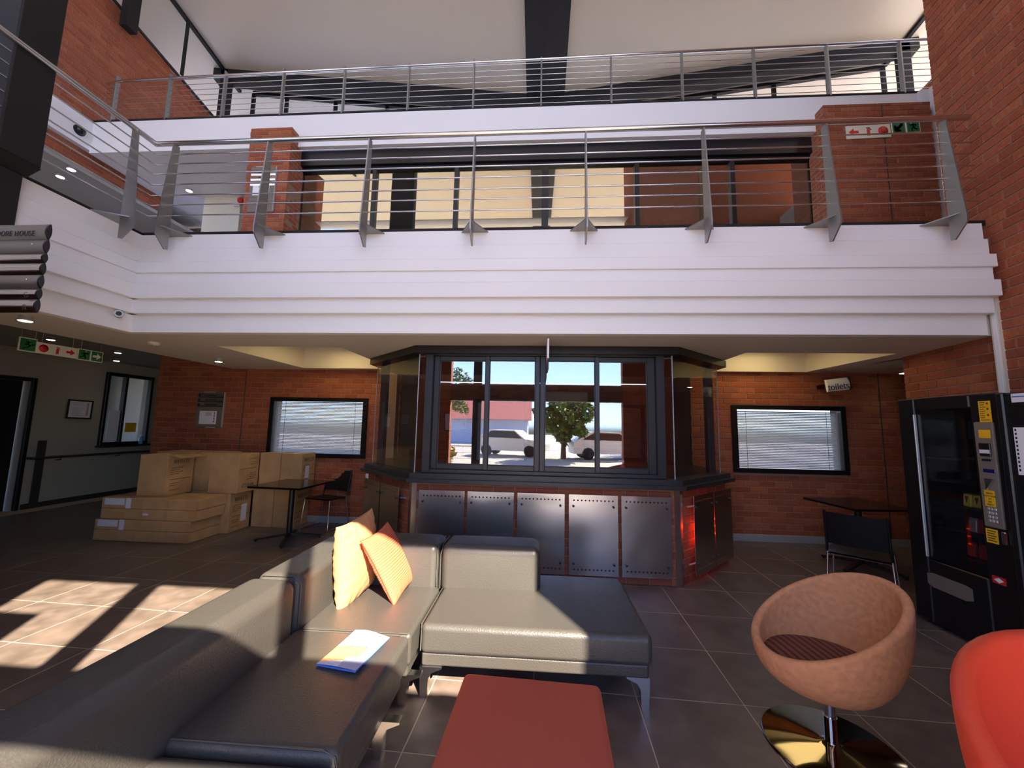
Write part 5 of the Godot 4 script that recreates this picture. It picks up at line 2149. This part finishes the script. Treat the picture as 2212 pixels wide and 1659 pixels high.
func board(label: String, at: Vector3, w: float, h: float, arrows: bool) -> void:
	var t := thing("directory_board", label, "sign", at)
	var m := MB.new()
	m.bx(-w / 2, w / 2, 0, h, -0.004, 0.012, 0.003)
	obj("backing", m, M.grey_paint, t)
	m = MB.new()
	m.bx(w / 2 - 0.004, w / 2 + 0.004, 0, h, -0.004, 0.03, 0.001)
	m.bx(-w / 2 + 0.1, w / 2 - 0.18, h - 0.004, h + 0.012, -0.004, 0.02, 0.002)
	m.bx(-w / 2 + 0.2, w / 2 - 0.12, -0.012, 0.004, -0.004, 0.02, 0.002)
	obj("edge_trim", m, M.alu_matt, t)
	var n := 3
	var top := h - 0.015
	var sh := 0.077 if arrows else 0.1
	for k in n:
		var y := top - sh * (k + 0.5) - (0.0 if arrows else 0.05)
		var s := obj("slat", lens_strip(w - 0.03, sh - 0.004, 0.012), M.alu, t, Vector3(0, y, 0.013))
		m = MB.new()
		var side := -1.0 if arrows else 1.0
		if arrows or k == 2:
			var x := side * (w / 2 - 0.04)
			m.prism(PackedVector2Array([Vector2(x + side * 0.025, 0), Vector2(x - side * 0.015, 0.024), Vector2(x - side * 0.015, -0.024)]), 0.002, Transform3D(Basis.IDENTITY, Vector3(0, 0, 0.0105)))
			obj("arrow", m, M.ink_black, s)
		m = MB.new()
		var r := RandomNumberGenerator.new()
		r.seed = 5 + k
		var x0 := -0.09
		while x0 < 0.11:
			var ww := r.randf_range(0.01, 0.02)
			m.bx(x0, x0 + ww, -0.009, 0.011, 0.0112, 0.0126)
			x0 += ww + 0.004
		obj("worn_lettering", m, M.frame, s)
	m = MB.new()
	var py := 0.05 if arrows else 0.32
	m.bx(-w * 0.36, w * 0.27, py, py + 0.22, 0.012, 0.014)
	obj("paper_sheet", m, M.paper, t)
	m = MB.new()
	for k in 5:
		m.bx(-w * 0.14, w * 0.1 - 0.01 * (k % 2), py + 0.19 - 0.012 * k, py + 0.195 - 0.012 * k, 0.014, 0.0146)
	for k in 4:
		m.bx(w * 0.17, w * 0.21, py + 0.03 + k * 0.045, py + 0.065 + k * 0.045, 0.014, 0.0146)
	obj("sheet_print", m, M.grey_paint, t)

func downlight(label: String, at: Vector3, watt: float, r := 0.05, drop := 0.045) -> void:
	var t := thing("downlight", label, "ceiling light", at, 0, "small round ceiling downlights")
	var m := MB.new()
	m.lathe([Vector2(r * 0.8, -0.0), Vector2(r * 0.75, -drop * 0.5), Vector2(r * 1.1, -drop * 0.7), Vector2(r * 1.1, -drop), Vector2(r * 0.9, -drop)].map(func(q): return q), 20)
	obj("housing", m, M.alu_matt, t)
	m = MB.new()
	m.cyl(Vector3(0, -drop + 0.002, 0), Vector3(0, -drop - 0.004, 0), r * 0.88, r * 0.8, 20)
	obj("lamp_lens", m, M.lamp_white, t)
	if watt > 0.0:
		var l := SpotLight3D.new()
		l.name = "spot"
		l.light_color = Color(1.0, 0.97, 0.92)
		l.light_energy = watt
		l.light_size = 0.04
		l.spot_angle = 60.0
		l.spot_range = 12.0
		l.spot_attenuation = 2.0
		l.shadow_enabled = true
		l.position = at + Vector3(0, -drop - 0.012, 0)
		l.rotation.x = -PI / 2
		add_child(l)

func build_lamps() -> void:
	downlight("downlight on the soffit above the stacked cartons", Vector3(-4.54, 2.46, -5.13), 0.06)
	downlight("downlight on the soffit near the left edge, below the building sign", Vector3(-4.48, 2.46, -3.0), 0.0)
	downlight("bright downlight by the brick corner over the vending machines", Vector3(5.07, 2.46, -5.62), 0.05)
	downlight("corridor downlight behind the fire sign", Vector3(-7.1, 2.75, -5.06), 0.05)
	downlight("nearer of two corridor downlights above the reception window", Vector3(-7.21, 2.75, -6.06), 0.05)
	downlight("farther of two corridor downlights above the reception window", Vector3(-8.24, 2.75, -6.92), 0.05)
	downlight("upper downlight left of the first railing post", Vector3(-9.1, 6.42, -6.4), 0.05, 0.07)
	downlight("faint upper downlight by the left column", Vector3(-9.6, 6.42, -6.6), 0.05, 0.07)
	downlight("upper downlight above the pale lobby wall", Vector3(-7.95, 6.8, -7.7), 0.08, 0.07)
	# smoke detectors
	for q in [["round white smoke detector on the soffit near the balcony corner", Vector3(-4.41, 2.46, -4.07), 0.06]]:
		var t := thing("smoke_detector", q[0], "smoke detector", q[1])
		var m := MB.new()
		m.lathe([Vector2(0, -0.04), Vector2(0.025, -0.04), Vector2(0.045, -0.03), Vector2(0.06, -0.012), Vector2(0.06, 0.0)], 28)
		obj("cover", m, M.cream, t)
		m = MB.new()
		for k in 6:
			var a := TAU * k / 6
			m.ball(Vector3(cos(a) * 0.034, -0.034, sin(a) * 0.034), 0.005, 5, 6)
		obj("vent", m, M.grey_paint, t)
	# lamps in the two light wells
	for q in [["yellowish ceiling lamp in the light well left of the kiosk", Vector3(-3.0, 2.8, -5.3)], ["yellowish ceiling lamp in the light well right of the kiosk", Vector3(3.15, 2.8, -5.3)]]:
		var t := thing("ceiling_lamp", q[0], "ceiling light", q[1], 0, "lamps in the light wells")
		var m := MB.new()
		m.bx(-0.42, 0.42, -0.03, 0.0, -0.45, 0.45, 0.004)
		obj("tray", m, M.desk_wood, t)
		m = MB.new()
		m.bx(-0.36, 0.36, -0.038, -0.03, -0.4, 0.4, 0.002)
		obj("lamp_diffuser", m, M.lamp_warm, t)
		var l := AreaLight3D.new()
		l.name = "well_light"
		l.light_color = Color(1.0, 0.88, 0.6)
		l.light_energy = 0.35
		l.area_size = Vector2(0.7, 0.78)
		l.shadow_enabled = true
		l.position = q[1] + Vector3(0, -0.045, 0)
		l.rotation.x = -PI / 2
		add_child(l)

func build_small() -> void:
	# camera on the wing fascia
	var t := thing("bullet_camera", "small grey security camera on the balcony fascia corner", "camera", Vector3(-4.165, 2.605, -3.44))
	var m := MB.new()
	m.lathe([Vector2(0, 0), Vector2(0.055, 0), Vector2(0.055, 0.012), Vector2(0.03, 0.03), Vector2(0, 0.03)], 20, Transform3D(Basis(Vector3.BACK, -PI / 2), Vector3.ZERO))
	obj("mount", m, M.galv, t)
	m = MB.new()
	m.cyl(Vector3(0.02, 0, 0), Vector3(0.085, -0.005, 0.05), 0.032, 0.034, 20)
	obj("body", m, M.galv, t)
	m = MB.new()
	m.cyl(Vector3(0.086, -0.005, 0.0505), Vector3(0.088, -0.005, 0.052), 0.022, 0.022, 16)
	obj("lens", m, M.black_gloss, t)
	t = thing("dome_camera", "black dome camera on the left gallery slab edge", "camera", Vector3(-8.92, 7.12, -6.3))
	m = MB.new()
	m.ball(Vector3(0.02, 0, 0), 0.085, 10, 18)
	obj("dome", m, M.black_gloss, t)
	m = MB.new()
	m.cyl(Vector3(0, 0, 0), Vector3(0.02, 0, 0), 0.1, 0.095, 20)
	obj("ring", m, M.black_plastic, t)
	# handrail along the corridor wall
	t = thing("wall_handrail", "dark tubular handrail along the corridor wall under its window", "handrail", Vector3(-8.7, 0.87, -7.2))
	m = MB.new()
	m.tube([Vector3(-0.09, 0, 1.0), Vector3(0, 0, 1.0), Vector3(0, 0, -1.2)], 0.022, 12)
	obj("rail", m, M.dark_steel, t)
	m = MB.new()
	for z in [0.6, -0.4, -1.1]:
		m.tube([Vector3(-0.1, -0.06, z), Vector3(0, -0.05, z), Vector3(0, -0.01, z)], 0.008, 8)
	obj("bracket", m, M.dark_steel, t)
	spray_bottle("blue spray bottle on the ledge of the corridor window", Vector3(-8.7, 1.036, -8.0), M.bottle_blue)
	# white trunking on the right wall
	t = thing("cable_trunking", "white cable trunking running down the right brick wall to the vending machine", "trunking", Vector3(4.01, 1.93, -3.55))
	m = MB.new()
	m.bx(-0.025, 0.02, 0, 0.97, -0.028, 0.028, 0.003)
	obj("channel", m, M.cream, t)
	m = MB.new()
	m.bx(-0.029, -0.024, 0, 0.97, -0.012, 0.02, 0.001)
	obj("cover_strip", m, M.white, t)
	# socket
	t = thing("wall_socket", "small white socket under the left end of the kiosk sill", "socket", Vector3(-2.69, 0.742, -6.125))
	m = MB.new()
	m.bx(-0.04, 0.04, -0.04, 0.04, 0, 0.012, 0.003)
	obj("plate", m, M.paper, t)
	m = MB.new()
	m.bx(0.045, 0.085, -0.035, 0.045, -0.003, 0.04, 0.003)
	obj("plug", m, M.black_plastic, t)
	# alarm sounder upstairs
	t = thing("fire_alarm", "cream alarm panel with a red bell on the pale upper wall", "alarm", Vector3(-6.98, 6.65, -7.97))
	m = MB.new()
	m.bx(-0.1, 0.05, -0.12, 0.12, -0.03, 0.02, 0.006)
	obj("panel", m, M.cream, t)
	m = MB.new()
	m.ball(Vector3(0.08, 0.0, 0.03), 0.07, 8, 14)
	obj("bell", m, M.sign_red, t)


func tree(label: String, at: Vector3, r: float, h: float, n: int, mt: Material, sd: int) -> void:
	var t := thing("tree", label, "tree", at)
	var m := MB.new()
	m.cyl(Vector3.ZERO, Vector3(0, h - r, 0), 0.16, 0.08, 10)
	for k in 5:
		var a := TAU * k / 5
		m.cyl(Vector3(0, h - r * 1.4, 0), Vector3(cos(a) * r * 0.6, h - r * 0.6, sin(a) * r * 0.6), 0.07, 0.02, 6)
	obj("trunk", m, M.bark, t)
	var lm := MB.new()
	lm.quad(Vector3(-0.06, 0, 0), Vector3(0, -0.03, 0.02), Vector3(0.06, 0, 0), Vector3(0, 0.03, 0.02))
	var mm := MultiMesh.new()
	mm.transform_format = MultiMesh.TRANSFORM_3D
	mm.mesh = lm.mesh()
	mm.instance_count = n
	var g := RandomNumberGenerator.new()
	g.seed = sd
	for k in n:
		var d := Vector3(g.randfn(), g.randfn(), g.randfn()).normalized()
		var q := d * r * (0.55 + 0.45 * sqrt(g.randf())) * (0.85 + 0.2 * sin(d.x * 7.0 + d.y * 5.0))
		q.y *= 0.8
		mm.set_instance_transform(k, Transform3D(Basis.from_euler(Vector3(g.randf() * TAU, g.randf() * TAU, g.randf() * TAU)) * Basis.from_scale(Vector3.ONE * g.randf_range(1.5, 3.2)), q + Vector3(0, h - r * 0.8, 0)))
	var o := MultiMeshInstance3D.new()
	o.name = "foliage"
	o.multimesh = mm
	o.material_override = mt
	o.set_meta("kind", "stuff")
	t.add_child(o, true)

func car(label: String, at: Vector3, turn: float) -> void:
	var t := thing("car", label, "car", at, turn, "white cars parked outside")
	var m := MB.new()
	m.prism(PackedVector2Array([Vector2(-2.0, 0.3), Vector2(2.0, 0.3), Vector2(2.05, 0.7), Vector2(1.9, 0.85), Vector2(1.0, 0.95), Vector2(0.4, 1.42), Vector2(-1.0, 1.45), Vector2(-1.8, 1.0), Vector2(-2.0, 0.9)]), 1.6, Transform3D(Basis.IDENTITY, Vector3(0, 0, -0.8)))
	obj("body", m, M.car_white, t)
	m = MB.new()
	m.prism(PackedVector2Array([Vector2(0.85, 0.98), Vector2(0.38, 1.36), Vector2(-0.95, 1.38), Vector2(-1.55, 1.02)]), 1.63, Transform3D(Basis.IDENTITY, Vector3(0, 0, -0.815)))
	obj("side_glass", m, M.car_glass, t)
	for x in [-1.25, 1.25]:
		for z in [-0.72, 0.72]:
			m = MB.new()
			m.cyl(Vector3(x, 0.31, z - 0.1), Vector3(x, 0.31, z + 0.1), 0.31, 0.31, 20)
			obj("wheel", m, M.tyre, t)

# what the kiosk glass mirrors: the yard in front of the building
func build_outdoors() -> void:
	var m := MB.new()
	m.bx(-60, 60, -0.4, -0.2, -60, 80)
	m.bx(-14, 12, -0.21, -0.05, 1.12, 16)
	struct("ground_yard", m, M.paving, "pale paved yard outside the glazed front", "ground")
	tree("tall leafy tree mirrored in the kiosk's left window", Vector3(-7.2, -0.1, 20), 2.6, 6.2, 3500, M.leaf, 1)
	tree("round bushy tree mirrored in the kiosk's middle window", Vector3(1.4, -0.1, 12), 1.7, 3.5, 3000, M.leaf, 2)
	tree("small yellowish shrub mirrored low in the kiosk's left window", Vector3(-4.3, -0.6, 8), 0.8, 1.5, 900, M.leaf_yellow, 3)
	tree("tree mirrored at the kiosk's right corner", Vector3(7.5, -0.1, 17), 2.0, 4.4, 2500, M.leaf, 4)
	car("white car mirrored in the kiosk's second window", Vector3(-1.4, -0.05, 13.5), 0.25)
	car("white car mirrored in the kiosk's right windows", Vector3(3.8, -0.05, 12.5), -0.1)
	var t := thing("house", "low house with red tiled roof across the yard, mirrored in the kiosk", "house", Vector3(-5.0, -0.2, 32))
	m = MB.new()
	m.bx(-5, 4, 0, 2.6, 0, 6)
	obj("wall", m, M.house_wall, t)
	m = MB.new()
	m.prism(PackedVector2Array([Vector2(-0.6, 2.5), Vector2(3.0, 4.6), Vector2(6.6, 2.5)]), 9.8, Transform3D(Basis(Vector3(0, 0, 1), Vector3.UP, Vector3(-1, 0, 0)), Vector3(4.4, 0, 0)))
	obj("roof", m, M.roof_tile, t)
	t = thing("yard_railing", "stainless yard railing mirrored low in the kiosk windows", "railing", Vector3(-2.8, -0.05, 4.2))
	m = MB.new()
	m.cyl(Vector3(-2.2, 0.95, 0), Vector3(0.9, 0.95, 0), 0.022)
	for y in [0.75, 0.55, 0.35]:
		m.cyl(Vector3(-2.2, y, 0), Vector3(0.9, y, 0), 0.008, 0.008, 8)
	obj("rail", m, M.alu, t)
	for x in [-2.1, -1.1, -0.1, 0.85]:
		m = MB.new()
		m.cyl(Vector3(x, 0, 0), Vector3(x, 0.95, 0), 0.018)
		obj("post", m, M.alu, t)
